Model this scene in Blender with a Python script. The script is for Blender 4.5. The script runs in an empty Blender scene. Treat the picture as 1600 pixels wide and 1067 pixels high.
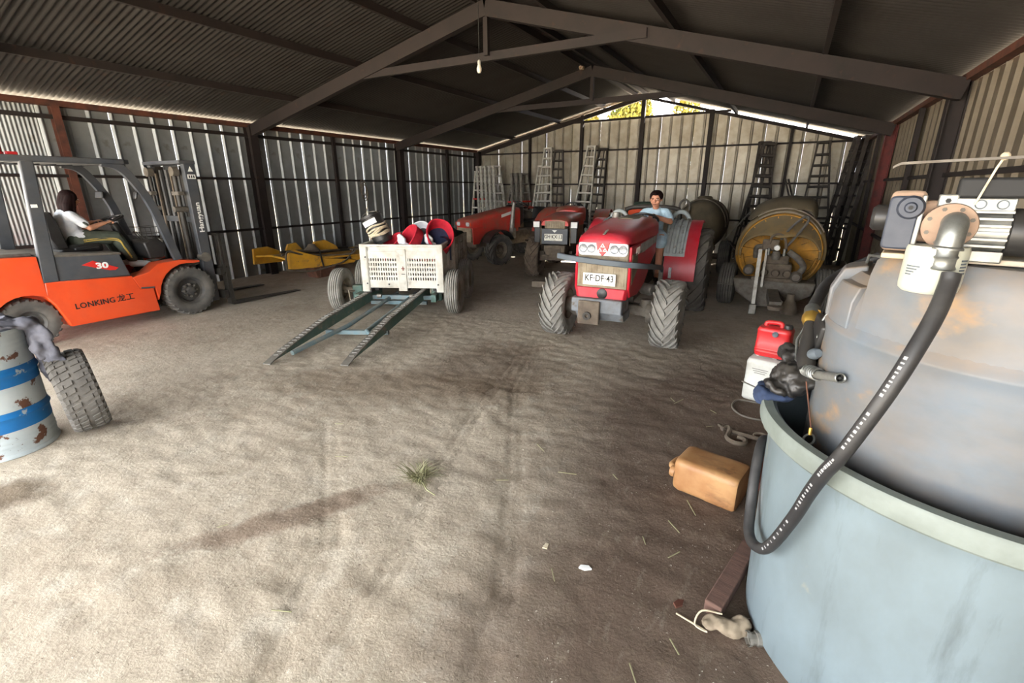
import bpy, bmesh, math, random
from mathutils import Vector, Matrix, Euler, Quaternion
R = math.radians
random.seed(7)
scene = bpy.context.scene
col = scene.collection

# ------------------------------------------------------------------ camera
cam = bpy.data.cameras.new('camera')
cam_o = bpy.data.objects.new('camera', cam)
col.objects.link(cam_o)
cam.sensor_width = 36.0
cam.lens = 740.0 / 1600.0 * 36.0
cam.clip_start = 0.05
cam_o.location = (0, 0, 1.8)
cam_o.rotation_euler = (R(90 - 18.0), 0, R(29.32))
scene.camera = cam_o

# ------------------------------------------------------------------ world, sun, exposure
world = bpy.data.worlds.new('world'); scene.world = world
world.use_nodes = True
wn = world.node_tree
bg = wn.nodes['Background']
bg.inputs['Color'].default_value = (0.95, 0.97, 1.0, 1)
bg.inputs['Strength'].default_value = 2.6
sun = bpy.data.lights.new('sun', 'SUN')
sun.energy = 30.0; sun.angle = R(1.0); sun.color = (1.0, 0.95, 0.86)
sun_o = bpy.data.objects.new('sun', sun); col.objects.link(sun_o)
sun_o.rotation_euler = (R(-42), R(14), 0)        # high sun standing beyond the back of the shed
scene.view_settings.view_transform = 'Standard'
scene.view_settings.look = 'None'
scene.view_settings.gamma = 1.0
scene.view_settings.use_curve_mapping = False
scene.view_settings.exposure = 2.48
scene.cycles.max_bounces = 10
scene.cycles.diffuse_bounces = 6
scene.cycles.glossy_bounces = 4
scene.cycles.use_denoising = True
scene.cycles.sample_clamp_indirect = 8.0

# ------------------------------------------------------------------ materials
def lin(c):
    return tuple((v / 255 / 12.92) if v / 255 <= 0.04045 else ((v / 255 + 0.055) / 1.055) ** 2.4 for v in c) + (1,)

MATS = {}
def mat(name, c, rough=0.6, metal=0.0, c2=None, scale=6.0, lo=0.4, hi=0.65, bump=0.0, bscale=40.0,
        dust=0.0, dustc=(150, 138, 118), c3=None, scale3=20.0, lo3=0.58, hi3=0.66, detail=6, stretch=None, c4=None, scale4=8.0, lo4=0.55, hi4=0.65, stretch4=(1, 1, 1), amt4=0.8, spec=0.5, coat=0):
    """Principled material: base colour, a second tone in soft noise, a third in sharp flecks, dust lying on upward faces."""
    m = bpy.data.materials.new(name); m.use_nodes = True
    nt = m.node_tree; n = nt.nodes; l = nt.links
    b = n['Principled BSDF']
    b.inputs['Roughness'].default_value = rough
    b.inputs['Metallic'].default_value = metal
    b.inputs['Specular IOR Level'].default_value = spec
    if coat: b.inputs['Coat Weight'].default_value = coat
    b.inputs['Base Color'].default_value = lin(c)
    tc = n.new('ShaderNodeTexCoord')
    vec = tc.outputs['Object']
    if stretch:
        mp = n.new('ShaderNodeMapping'); mp.inputs['Scale'].default_value = stretch
        l.new(vec, mp.inputs['Vector']); vec = mp.outputs['Vector']
    cur = None
    def noise(sc, lo_, hi_, det=detail):
        t = n.new('ShaderNodeTexNoise'); t.inputs['Scale'].default_value = sc; t.inputs['Detail'].default_value = det
        t.inputs['Roughness'].default_value = 0.6
        l.new(vec, t.inputs['Vector'])
        r = n.new('ShaderNodeMapRange'); r.inputs['From Min'].default_value = lo_; r.inputs['From Max'].default_value = hi_
        l.new(t.outputs['Fac'], r.inputs['Value'])
        return r.outputs['Result']
    def mix(fac, a, cb):
        x = n.new('ShaderNodeMix'); x.data_type = 'RGBA'
        if isinstance(fac, float): x.inputs['Factor'].default_value = fac
        else: l.new(fac, x.inputs['Factor'])
        if isinstance(a, tuple): x.inputs['A'].default_value = a
        else: l.new(a, x.inputs['A'])
        x.inputs['B'].default_value = cb
        return x.outputs['Result']
    cur = lin(c)
    if c2: cur = mix(noise(scale, lo, hi), cur, lin(c2))
    if c3: cur = mix(noise(scale3, lo3, hi3), cur, lin(c3))
    if c4:                                            # drips, smears or grime with their own direction
        mp4 = n.new('ShaderNodeMapping'); mp4.inputs['Scale'].default_value = stretch4; l.new(tc.outputs['Object'], mp4.inputs['Vector'])
        t4 = n.new('ShaderNodeTexNoise'); t4.inputs['Scale'].default_value = scale4; t4.inputs['Detail'].default_value = 7; t4.inputs['Roughness'].default_value = 0.65; l.new(mp4.outputs['Vector'], t4.inputs['Vector'])
        r4 = n.new('ShaderNodeMapRange'); r4.inputs['From Min'].default_value = lo4; r4.inputs['From Max'].default_value = hi4; r4.inputs['To Max'].default_value = amt4; l.new(t4.outputs['Fac'], r4.inputs['Value'])
        cur = mix(r4.outputs['Result'], cur, lin(c4))
    if dust:
        g = n.new('ShaderNodeNewGeometry'); s = n.new('ShaderNodeSeparateXYZ'); l.new(g.outputs['Normal'], s.inputs['Vector'])
        r = n.new('ShaderNodeMapRange'); r.inputs['From Min'].default_value = -0.2; r.inputs['From Max'].default_value = 0.9
        r.inputs['To Min'].default_value = dust * 0.25; r.inputs['To Max'].default_value = dust
        l.new(s.outputs['Z'], r.inputs['Value'])
        t = noise(5.0, 0.25, 0.7)
        mu = n.new('ShaderNodeMath'); mu.operation = 'MULTIPLY'; l.new(r.outputs['Result'], mu.inputs[0]); l.new(t, mu.inputs[1])
        mu.use_clamp = True
        cur = mix(mu.outputs['Value'], cur, lin(dustc))
    if not isinstance(cur, tuple): l.new(cur, b.inputs['Base Color'])
    if bump:
        t = n.new('ShaderNodeTexNoise'); t.inputs['Scale'].default_value = bscale; t.inputs['Detail'].default_value = 5
        l.new(vec, t.inputs['Vector'])
        bp = n.new('ShaderNodeBump'); bp.inputs['Strength'].default_value = bump; bp.inputs['Distance'].default_value = 0.01
        l.new(t.outputs['Fac'], bp.inputs['Height']); l.new(bp.outputs['Normal'], b.inputs['Normal'])
    MATS[name] = m
    return m

# ------------------------------------------------------------------ mesh builder
class MB:
    def __init__(s): s.v = []; s.f = []; s.M = Matrix.Identity(4)
    def add(s, vs, fs):
        o = len(s.v); s.v += [tuple(s.M @ Vector(p)) for p in vs]; s.f += [tuple(i + o for i in f) for f in fs]; return s
    def box(s, c, d, rot=None):
        x, y, z = d[0] / 2, d[1] / 2, d[2] / 2
        vs = [Vector((a * x, b * y, e * z)) for a in (-1, 1) for b in (-1, 1) for e in (-1, 1)]
        if rot is not None:
            q = Euler(tuple(R(a) for a in rot)).to_matrix(); vs = [q @ p for p in vs]
        c = Vector(c)
        return s.add([c + p for p in vs], [(0, 1, 3, 2), (4, 6, 7, 5), (0, 4, 5, 1), (2, 3, 7, 6), (0, 2, 6, 4), (1, 5, 7, 3)])
    def bar(s, p, q, w, h, up=(0, 0, 1)):
        p, q = Vector(p), Vector(q); d = (q - p).normalized(); u = Vector(up)
        sd = d.cross(u)
        if sd.length < 1e-4: sd = d.cross(Vector((1, 0, 0)))
        sd.normalize(); u = sd.cross(d).normalized()
        vs = [e + sd * a * w / 2 + u * b * h / 2 for e in (p, q) for a, b in ((-1, -1), (1, -1), (1, 1), (-1, 1))]
        return s.add(vs, [(3, 2, 1, 0), (4, 5, 6, 7), (0, 1, 5, 4), (1, 2, 6, 5), (2, 3, 7, 6), (3, 0, 4, 7)])
    def frame(s, d):
        d = Vector(d).normalized(); a = Vector((0, 0, 1)) if abs(d.z) < 0.9 else Vector((1, 0, 0))
        u = d.cross(a).normalized(); return d, u, d.cross(u).normalized()
    def tube(s, pts, r, n=8, caps=True, closed=False):
        pts = [Vector(p) for p in pts]; m = len(pts); rr = r if isinstance(r, (list, tuple)) else [r] * m
        t0 = (pts[1] - pts[0]).normalized(); _, u, w = s.frame(t0); vs = []; fs = []
        prev = t0
        for i, p in enumerate(pts):
            if closed: t = (pts[(i + 1) % m] - pts[i - 1]).normalized()
            elif i == 0: t = t0
            elif i == m - 1: t = (pts[i] - pts[i - 1]).normalized()
            else:
                t = ((pts[i + 1] - p).normalized() + (p - pts[i - 1]).normalized())
                t = t.normalized() if t.length > 1e-6 else prev
            q = prev.rotation_difference(t); u = q @ u; w = q @ w; prev = t
            vs += [p + (u * math.cos(2 * math.pi * k / n) + w * math.sin(2 * math.pi * k / n)) * rr[i] for k in range(n)]
        for i in range(m if closed else m - 1):
            j = (i + 1) % m
            fs += [(i * n + k, i * n + (k + 1) % n, j * n + (k + 1) % n, j * n + k) for k in range(n)]
        if caps and not closed: fs += [tuple(range(n - 1, -1, -1)), tuple(range((m - 1) * n, m * n))]
        return s.add(vs, fs)
    def cyl(s, p, q, r, r2=None, n=14): return s.tube([p, q], [r, r if r2 is None else r2], n)
    def lathe(s, prof, o=(0, 0, 0), ax=(0, 0, 1), n=24, a0=0.0, a1=360.0, closed_profile=False):
        """prof: (radius, height along axis)."""
        o = Vector(o); d, u, w = s.frame(ax)
        if abs(Vector(ax).normalized().z) > 0.99: u, w = Vector((1, 0, 0)), Vector((0, 1, 0)); d = Vector((0, 0, 1))
        full = abs(a1 - a0 - 360) < 1e-3; k = n if full else n + 1; m = len(prof); vs = []; fs = []
        for i in range(k):
            a = R(a0 + (a1 - a0) * i / n)
            vs += [o + (u * math.cos(a) + w * math.sin(a)) * r + d * h for r, h in prof]
        mm = m if closed_profile else m - 1
        for i in range(n):
            j = (i + 1) % k
            for t in range(mm):
                t2 = (t + 1) % m
                fs.append((i * m + t, j * m + t, j * m + t2, i * m + t2))
        if not full:
            fs += [tuple(range(m)), tuple(range((k - 1) * m + m - 1, (k - 1) * m - 1, -1))]
        return s.add(vs, fs)
    def prism(s, poly, lo, hi, axis='y'):
        """poly in the two other axes (in order), extruded from lo to hi along axis."""
        def P(a, b, t): return {'y': (a, t, b), 'x': (t, a, b), 'z': (a, b, t)}[axis]
        n = len(poly)
        vs = [P(a, b, lo) for a, b in poly] + [P(a, b, hi) for a, b in poly]
        fs = [tuple(range(n - 1, -1, -1)), tuple(range(n, 2 * n))] + [(i, (i + 1) % n, n + (i + 1) % n, n + i) for i in range(n)]
        return s.add(vs, fs)
    def loft(s, rings, caps=True, closed=True):
        n = len(rings[0]); vs = [p for r in rings for p in r]; fs = []
        for i in range(len(rings) - 1):
            for k in range(n if closed else n - 1):
                k2 = (k + 1) % n
                fs.append((i * n + k, i * n + k2, (i + 1) * n + k2, (i + 1) * n + k))
        if caps and closed: fs += [tuple(range(n - 1, -1, -1)), tuple(range((len(rings) - 1) * n, len(rings) * n))]
        return s.add(vs, fs)
    def ball(s, c, r, n=10, sc=(1, 1, 1), rot=None):
        c = Vector(c); q = Euler(tuple(R(a) for a in rot)).to_matrix() if rot else None
        rings = []
        for i in range(1, n):
            a = math.pi * i / n; ring = []
            for k in range(n * 2):
                b = math.pi * k / n
                p = Vector((math.sin(a) * math.cos(b) * sc[0], math.sin(a) * math.sin(b) * sc[1], math.cos(a) * sc[2])) * r
                if q: p = q @ p
                ring.append(c + p)
            rings.append(ring)
        return s.loft(rings)
    def build(s, name, m=None, parent=None, smooth=40, bevel=0, seg=2, solid=0, sub=0):
        me = bpy.data.meshes.new(name); me.from_pydata(s.v, [], s.f)
        bm = bmesh.new(); bm.from_mesh(me); bmesh.ops.recalc_face_normals(bm, faces=bm.faces); bm.to_mesh(me); bm.free()
        if smooth:
            me.polygons.foreach_set('use_smooth', [True] * len(me.polygons)); me.set_sharp_from_angle(angle=R(smooth))
        if m is not None: me.materials.append(MATS[m] if isinstance(m, str) else m)
        o = bpy.data.objects.new(name, me); col.objects.link(o)
        if parent is not None: o.parent = parent
        if solid:
            k = o.modifiers.new('solid', 'SOLIDIFY'); k.thickness = solid; k.offset = 0
        if bevel:
            k = o.modifiers.new('bevel', 'BEVEL'); k.width = bevel; k.segments = seg; k.limit_method = 'ANGLE'; k.angle_limit = R(38)
        if sub:
            k = o.modifiers.new('sub', 'SUBSURF'); k.levels = sub; k.render_levels = sub
        return o

def bx(name, c, d, m, parent=None, rot=None, bevel=0.004):
    return MB().box(c, d, rot).build(name, m, parent, bevel=bevel)
def tb(name, pts, r, m, parent=None, n=8): return MB().tube(pts, r, n).build(name, m, parent)
def thing(name, loc, rz, label, cat, group=None):
    o = bpy.data.objects.new(name, None); col.objects.link(o); o.empty_display_size = 0.2
    o.location = loc; o.rotation_euler = (0, 0, R(rz))
    o['label'] = label; o['category'] = cat
    if group: o['group'] = group
    return o
def tag(o, label, cat, group=None):
    o['label'] = label; o['category'] = cat
    if group: o['group'] = group
    return o
def put(o, loc, rot=(0, 0, 0)):
    o.location = loc; o.rotation_euler = tuple(R(a) for a in rot); return o
def kids(o): return [c for c in col.objects if c.parent == o]
def copy_tree(o, parent=None):
    c = o.copy(); col.objects.link(c); c.parent = parent
    for ch in kids(o): copy_tree(ch, c)
    return c
def smooth_path(pts, k=6):
    """Catmull-Rom through the points."""
    P = [Vector(p) for p in pts]; P = [P[0] * 2 - P[1]] + P + [P[-1] * 2 - P[-2]]; out = []
    for i in range(1, len(P) - 2):
        for t in range(k):
            u = t / k
            out.append(0.5 * ((2 * P[i]) + (P[i + 1] - P[i - 1]) * u + (2 * P[i - 1] - 5 * P[i] + 4 * P[i + 1] - P[i + 2]) * u * u
                       + (3 * P[i] - P[i - 1] - 3 * P[i + 1] + P[i + 2]) * u ** 3))
    out.append(P[-2]); return out
def text(name, s, size, m, parent, loc, rot, extrude=0.0015, align='CENTER', sx=1.0, spacing=1.0, shear=0.0, bold=0.0):
    """Lettering as a thin mesh."""
    c = bpy.data.curves.new('t', 'FONT'); c.body = s; c.size = size; c.extrude = extrude; c.align_x = align; c.align_y = 'CENTER'
    c.space_character = spacing; c.shear = shear; c.offset = bold; c.resolution_u = 3
    t = bpy.data.objects.new('t', c); col.objects.link(t)
    me = bpy.data.meshes.new_from_object(t); bpy.data.objects.remove(t); bpy.data.curves.remove(c)
    me.materials.clear(); me.materials.append(MATS[m]); me.name = name
    o = bpy.data.objects.new(name, me); col.objects.link(o); o.parent = parent
    o.location = loc; o.rotation_euler = tuple(R(a) for a in rot); o.scale = (sx, 1, 1)
    return o

# palette
mat('sheet_zinc', (148, 150, 148), rough=0.42, metal=0.35, c2=(120, 122, 120), scale=1.6, lo=0.35, hi=0.7, bump=0.06, bscale=6, c3=(96, 84, 68), scale3=3.5, lo3=0.62, hi3=0.8, spec=0.4)
mat('sheet_warm', (168, 162, 148), rough=0.5, metal=0.5, c2=(128, 118, 100), scale=1.8, lo=0.35, hi=0.7, bump=0.08, bscale=5, c3=(90, 74, 56), scale3=3, lo3=0.6, hi3=0.78)
mat('sheet_brown', (126, 116, 100), rough=0.55, metal=0.5, c2=(96, 86, 70), scale=1.8, lo=0.35, hi=0.7, bump=0.06, bscale=5, c3=(150, 138, 112), scale3=4, lo3=0.62, hi3=0.75)
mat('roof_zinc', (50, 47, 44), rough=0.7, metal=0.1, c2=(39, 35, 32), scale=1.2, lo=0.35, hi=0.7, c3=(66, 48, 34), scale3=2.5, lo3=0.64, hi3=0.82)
mat('frame_steel', (37, 28, 25), rough=0.75, metal=0.1, c2=(28, 22, 20), scale=4, c3=(58, 36, 26), scale3=8, lo3=0.6, hi3=0.75)
mat('frame_red', (100, 32, 26), rough=0.7, metal=0.0, c2=(70, 26, 22), scale=5)
mat('frame_rust', (94, 52, 36), rough=0.8, c2=(66, 40, 30), scale=6)
mat('flashing_lit', (190, 170, 150), rough=0.45, metal=0.4, c2=(160, 140, 118), scale=3)  # pale tone puts the outside light on the roof edge into the colour
mat('orange_paint', (233, 78, 24), rough=0.42, c2=(222, 70, 20), scale=3, dust=0.25, coat=0.2)
mat('charcoal_paint', (62, 68, 76), rough=0.5, c2=(54, 59, 66), scale=4, dust=0.35)
mat('black_steel', (34, 33, 32), rough=0.55, metal=0.3, c2=(48, 46, 42), scale=9, dust=0.5, dustc=(110, 100, 86))
mat('black_plastic', (24, 25, 27), rough=0.45, c2=(34, 35, 36), scale=8, dust=0.25, dustc=(110, 100, 86))
mat('chrome', (205, 205, 202), rough=0.25, metal=0.95, c2=(170, 168, 162), scale=20)
mat('dull_steel', (142, 140, 134), rough=0.5, metal=0.6, c2=(112, 106, 98), scale=12, dust=0.4)
mat('cast_grey', (104, 100, 94), rough=0.75, metal=0.2, c2=(78, 72, 66), scale=14, dust=0.6)
mat('mud_iron', (96, 84, 72), rough=0.9, c2=(66, 56, 48), scale=12, dust=0.6, bump=0.3, bscale=30)
mat('tyre_black', (70, 69, 67), rough=0.9, c2=(92, 88, 82), scale=7, dust=0.45, dustc=(150, 142, 128), bump=0.1)
mat('tyre_dusty', (102, 99, 94), rough=0.95, c2=(78, 75, 71), scale=8, dust=0.4, dustc=(134, 128, 118), bump=0.15)
mat('tyre_brown', (112, 98, 84), rough=0.95, c2=(82, 72, 62), scale=8, dust=0.5, dustc=(140, 122, 102), bump=0.15)
mat('weight_grey', (112, 118, 124), rough=0.65, c2=(92, 96, 100), scale=6, dust=0.3, c3=(84, 76, 66), scale3=9)
mat('tyre_pale', (140, 137, 130), rough=0.95, c2=(108, 105, 99), scale=7, dust=0.4, dustc=(160, 154, 142), bump=0.15)
mat('rim_grey', (138, 128, 112), rough=0.7, c2=(112, 100, 86), scale=9, dust=0.4)
mat('rim_dark', (50, 51, 54), rough=0.6, c2=(70, 68, 64), scale=9, dust=0.3)
mat('red_paint', (196, 8, 36), rough=0.4, c2=(178, 6, 30), scale=3, dust=0.55, dustc=(176, 96, 104), coat=0.0)
mat('red_worn', (200, 40, 34), rough=0.5, c2=(166, 44, 38), scale=2.5, dust=0.85, dustc=(140, 112, 92), lo=0.45, hi=0.6, c3=(132, 100, 80), scale3=2.2, lo3=0.55, hi3=0.7)
mat('grille_dust', (150, 138, 116), rough=0.9, c2=(126, 112, 92), scale=10, bump=0.2, bscale=90)
mat('dust_panel', (142, 128, 108), rough=0.9, c2=(118, 104, 86), scale=8)
mat('white_paint', (232, 232, 226), rough=0.6)
mat('plate_white', (235, 233, 220), rough=0.5, c2=(214, 208, 190), scale=20)
mat('ink_black', (26, 26, 26), rough=0.7)
mat('ink_red', (205, 40, 30), rough=0.6)
mat('lamp_glass', (225, 228, 230), rough=0.15, c2=(190, 194, 198), scale=30, coat=0.5)
mat('lamp_dark', (112, 118, 122), rough=0.3, metal=0.2, c2=(160, 162, 164), scale=40)
mat('fender_grey', (172, 182, 184), rough=0.6, c2=(150, 158, 160), scale=6, dust=0.3, c3=(120, 116, 106), scale3=12)
mat('skin', (205, 150, 120), rough=0.55, c2=(194, 138, 108), scale=10)
mat('skin_tan', (188, 132, 104), rough=0.55, c2=(176, 120, 94), scale=10)
mat('hair_dark', (24, 14, 13), rough=0.75, c2=(34, 18, 17), scale=30, stretch=(1, 1, 0.15), spec=0.12)
mat('cloth_white', (226, 228, 230), rough=0.85, c2=(206, 210, 216), scale=12, bump=0.2, bscale=25)
mat('cloth_pale_blue', (188, 214, 228), rough=0.85, c2=(168, 196, 214), scale=12, bump=0.2, bscale=25)
mat('cloth_green', (78, 84, 72), rough=0.85, c2=(66, 72, 62), scale=12, bump=0.2, bscale=25)
mat('cloth_yellow', (200, 172, 84), rough=0.8)
mat('cloth_grey', (108, 108, 116), rough=0.95, c2=(84, 84, 92), scale=7, bump=0.5, bscale=12)
mat('cloth_navy', (42, 58, 88), rough=0.9, c2=(34, 46, 70), scale=10, bump=0.3, bscale=20)
mat('cloth_red', (196, 30, 52), rough=0.85, c2=(170, 26, 44), scale=9, bump=0.4, bscale=16)
mat('shoe_white', (230, 230, 230), rough=0.6)
mat('bin_white', (196, 194, 184), rough=0.6, c2=(176, 170, 156), scale=6, c3=(128, 114, 94), scale3=5, lo3=0.58, hi3=0.78)
mat('bin_grey', (150, 142, 130), rough=0.8, c2=(116, 106, 94), scale=6, c3=(176, 170, 158), scale3=8)
mat('ramp_green', (52, 92, 82), rough=0.6, c2=(66, 104, 100), scale=7, dust=0.6, c3=(120, 118, 108), scale3=9, lo3=0.55, hi3=0.68)
mat('ramp_steel', (128, 126, 120), rough=0.6, metal=0.4, c2=(104, 100, 94), scale=10, dust=0.4)
mat('pipe_blue', (98, 130, 140), rough=0.55, c2=(122, 130, 128), scale=9, dust=0.5)
mat('yellow_paint', (226, 166, 34), rough=0.6, c2=(206, 150, 40), scale=6, dust=0.35, c3=(120, 100, 74), scale3=7, lo3=0.6, hi3=0.7)
mat('shroud_olive', (138, 116, 76), rough=0.85, c2=(116, 102, 76), scale=4, c3=(176, 128, 48), scale3=2.2, lo3=0.60, hi3=0.74, dust=0.5, dustc=(122, 108, 86))
mat('ink_white', (150, 150, 150), rough=0.7)
mat('shroud_yellow', (178, 126, 38), rough=0.8, c2=(128, 98, 50), scale=6)
mat('tank_olive', (86, 76, 56), rough=0.9, c2=(66, 58, 44), scale=4, dust=0.5, dustc=(104, 92, 72))
mat('rust_brown', (104, 66, 48), rough=0.85, c2=(78, 52, 42), scale=8)
mat('ladder_alu', (206, 204, 194), rough=0.6, metal=0.1, c2=(170, 166, 154), scale=8)
mat('ladder_white', (226, 224, 208), rough=0.6, c2=(176, 170, 152), scale=6)
mat('ladder_grey', (128, 124, 116), rough=0.7, c2=(98, 92, 84), scale=8)
mat('ladder_dark', (64, 58, 52), rough=0.8, c2=(46, 41, 38), scale=8)
mat('poly_blue', (112, 125, 130), rough=0.55, c2=(98, 108, 110), scale=2.2, c3=(150, 142, 116), scale3=2.6, lo3=0.60, hi3=0.68, stretch=(1, 1, 0.6), c4=(66, 72, 72), scale4=7, lo4=0.56, hi4=0.72, stretch4=(1, 1, 0.16), amt4=0.6)
mat('poly_tank', (98, 109, 119), rough=0.55, c2=(84, 92, 97), scale=2.4, c3=(146, 116, 80), scale3=2.3, lo3=0.57, hi3=0.66, dust=0.8, dustc=(146, 120, 88), stretch=(1, 1, 1.6), c4=(72, 78, 84), scale4=5, lo4=0.55, hi4=0.75, stretch4=(1, 1, 0.12), amt4=0.5)
mat('poly_rim', (122, 130, 124), rough=0.6, c2=(106, 113, 106), scale=6)
mat('poly_dusty', (190, 172, 140), rough=0.8, c2=(166, 160, 150), scale=5)
mat('hose_black', (30, 30, 32), rough=0.5, c2=(44, 44, 45), scale=10, dust=0.22, dustc=(110, 106, 100))
mat('hose_grey', (84, 92, 98), rough=0.6)
mat('filter_white', (186, 188, 172), rough=0.45, c2=(172, 172, 156), scale=8)
mat('pump_sand', (150, 124, 104), rough=0.75, c2=(128, 102, 84), scale=10, dust=0.5)
mat('pump_navy', (44, 50, 62), rough=0.55, c2=(56, 60, 70), scale=12)
mat('alu_cast', (150, 150, 144), rough=0.45, metal=0.5, c2=(124, 122, 116), scale=14)
mat('galv', (140, 142, 138), rough=0.4, metal=0.7, c2=(112, 112, 108), scale=16)
mat('brass', (178, 144, 70), rough=0.4, metal=0.8)
mat('drum_white', (176, 184, 184), rough=0.6, c2=(160, 170, 172), scale=4, c3=(96, 62, 44), scale3=7.5, lo3=0.575, hi3=0.60)
mat('drum_blue', (14, 104, 166), rough=0.55, c2=(10, 92, 150), scale=4, c3=(150, 160, 162), scale3=9, lo3=0.60, hi3=0.63)
mat('red_plastic', (206, 26, 36), rough=0.4, c2=(186, 20, 30), scale=6, dust=0.3)
mat('white_plastic', (200, 200, 192), rough=0.55, c2=(178, 176, 166), scale=6)
mat('amber_plastic', (168, 128, 84), rough=0.55, c2=(132, 82, 44), scale=3.5, lo=0.4, hi=0.7, c3=(84, 58, 38), scale3=6, lo3=0.60, hi3=0.72, c4=(70, 52, 38), scale4=9, lo4=0.56, hi4=0.75, stretch4=(1, 1, 0.3), amt4=0.7)
mat('brick_red', (122, 74, 66), rough=0.9, c2=(126, 80, 70), scale=12, bump=0.3)
mat('wood_brown', (104, 78, 66), rough=0.9, c2=(84, 62, 54), scale=5, stretch=(1, 6, 6), bump=0.3)
mat('wood_pale', (140, 128, 112), rough=0.9, c2=(116, 104, 90), scale=5)
mat('rope_cream', (206, 194, 168), rough=0.9, c2=(176, 162, 134), scale=30)
mat('straw', (150, 146, 112), rough=0.9, c2=(128, 128, 88), scale=20)
mat('net_green', (46, 62, 48), rough=0.9, c2=(34, 46, 36), scale=14)
mat('bulb_white', (226, 220, 200), rough=0.3)
mat('leaf_yellow', (112, 98, 16), rough=0.8, c2=(70, 76, 14), scale=2)
mat('bark', (120, 100, 76), rough=0.9)
mat('paper_white', (236, 238, 236), rough=0.8)
mat('dirt_clod', (120, 102, 82), rough=1.0, c2=(92, 78, 62), scale=9, bump=0.6)
# ------------------------------------------------------------------ the shed: floor, walls, roof
from mathutils import noise as mnoise
XL, XR, XA = -9.8, 1.50, -4.1            # left wall, right wall, ridge line
YF, YG = -3.2, 14.93                     # open front, roof carried behind the camera to even the light; back gable
ZL, ZR, ZA = 3.05, 2.95, 4.40            # eaves and ridge
def roof_z(x): return ZL + (ZA - ZL) * (x - XL) / (XA - XL) if x < XA else ZA + (ZR - ZA) * (x - XA) / (XR - XA)
def struct(name):
    o = bpy.data.objects.new(name, None); col.objects.link(o); o['kind'] = 'structure'; return o

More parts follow.
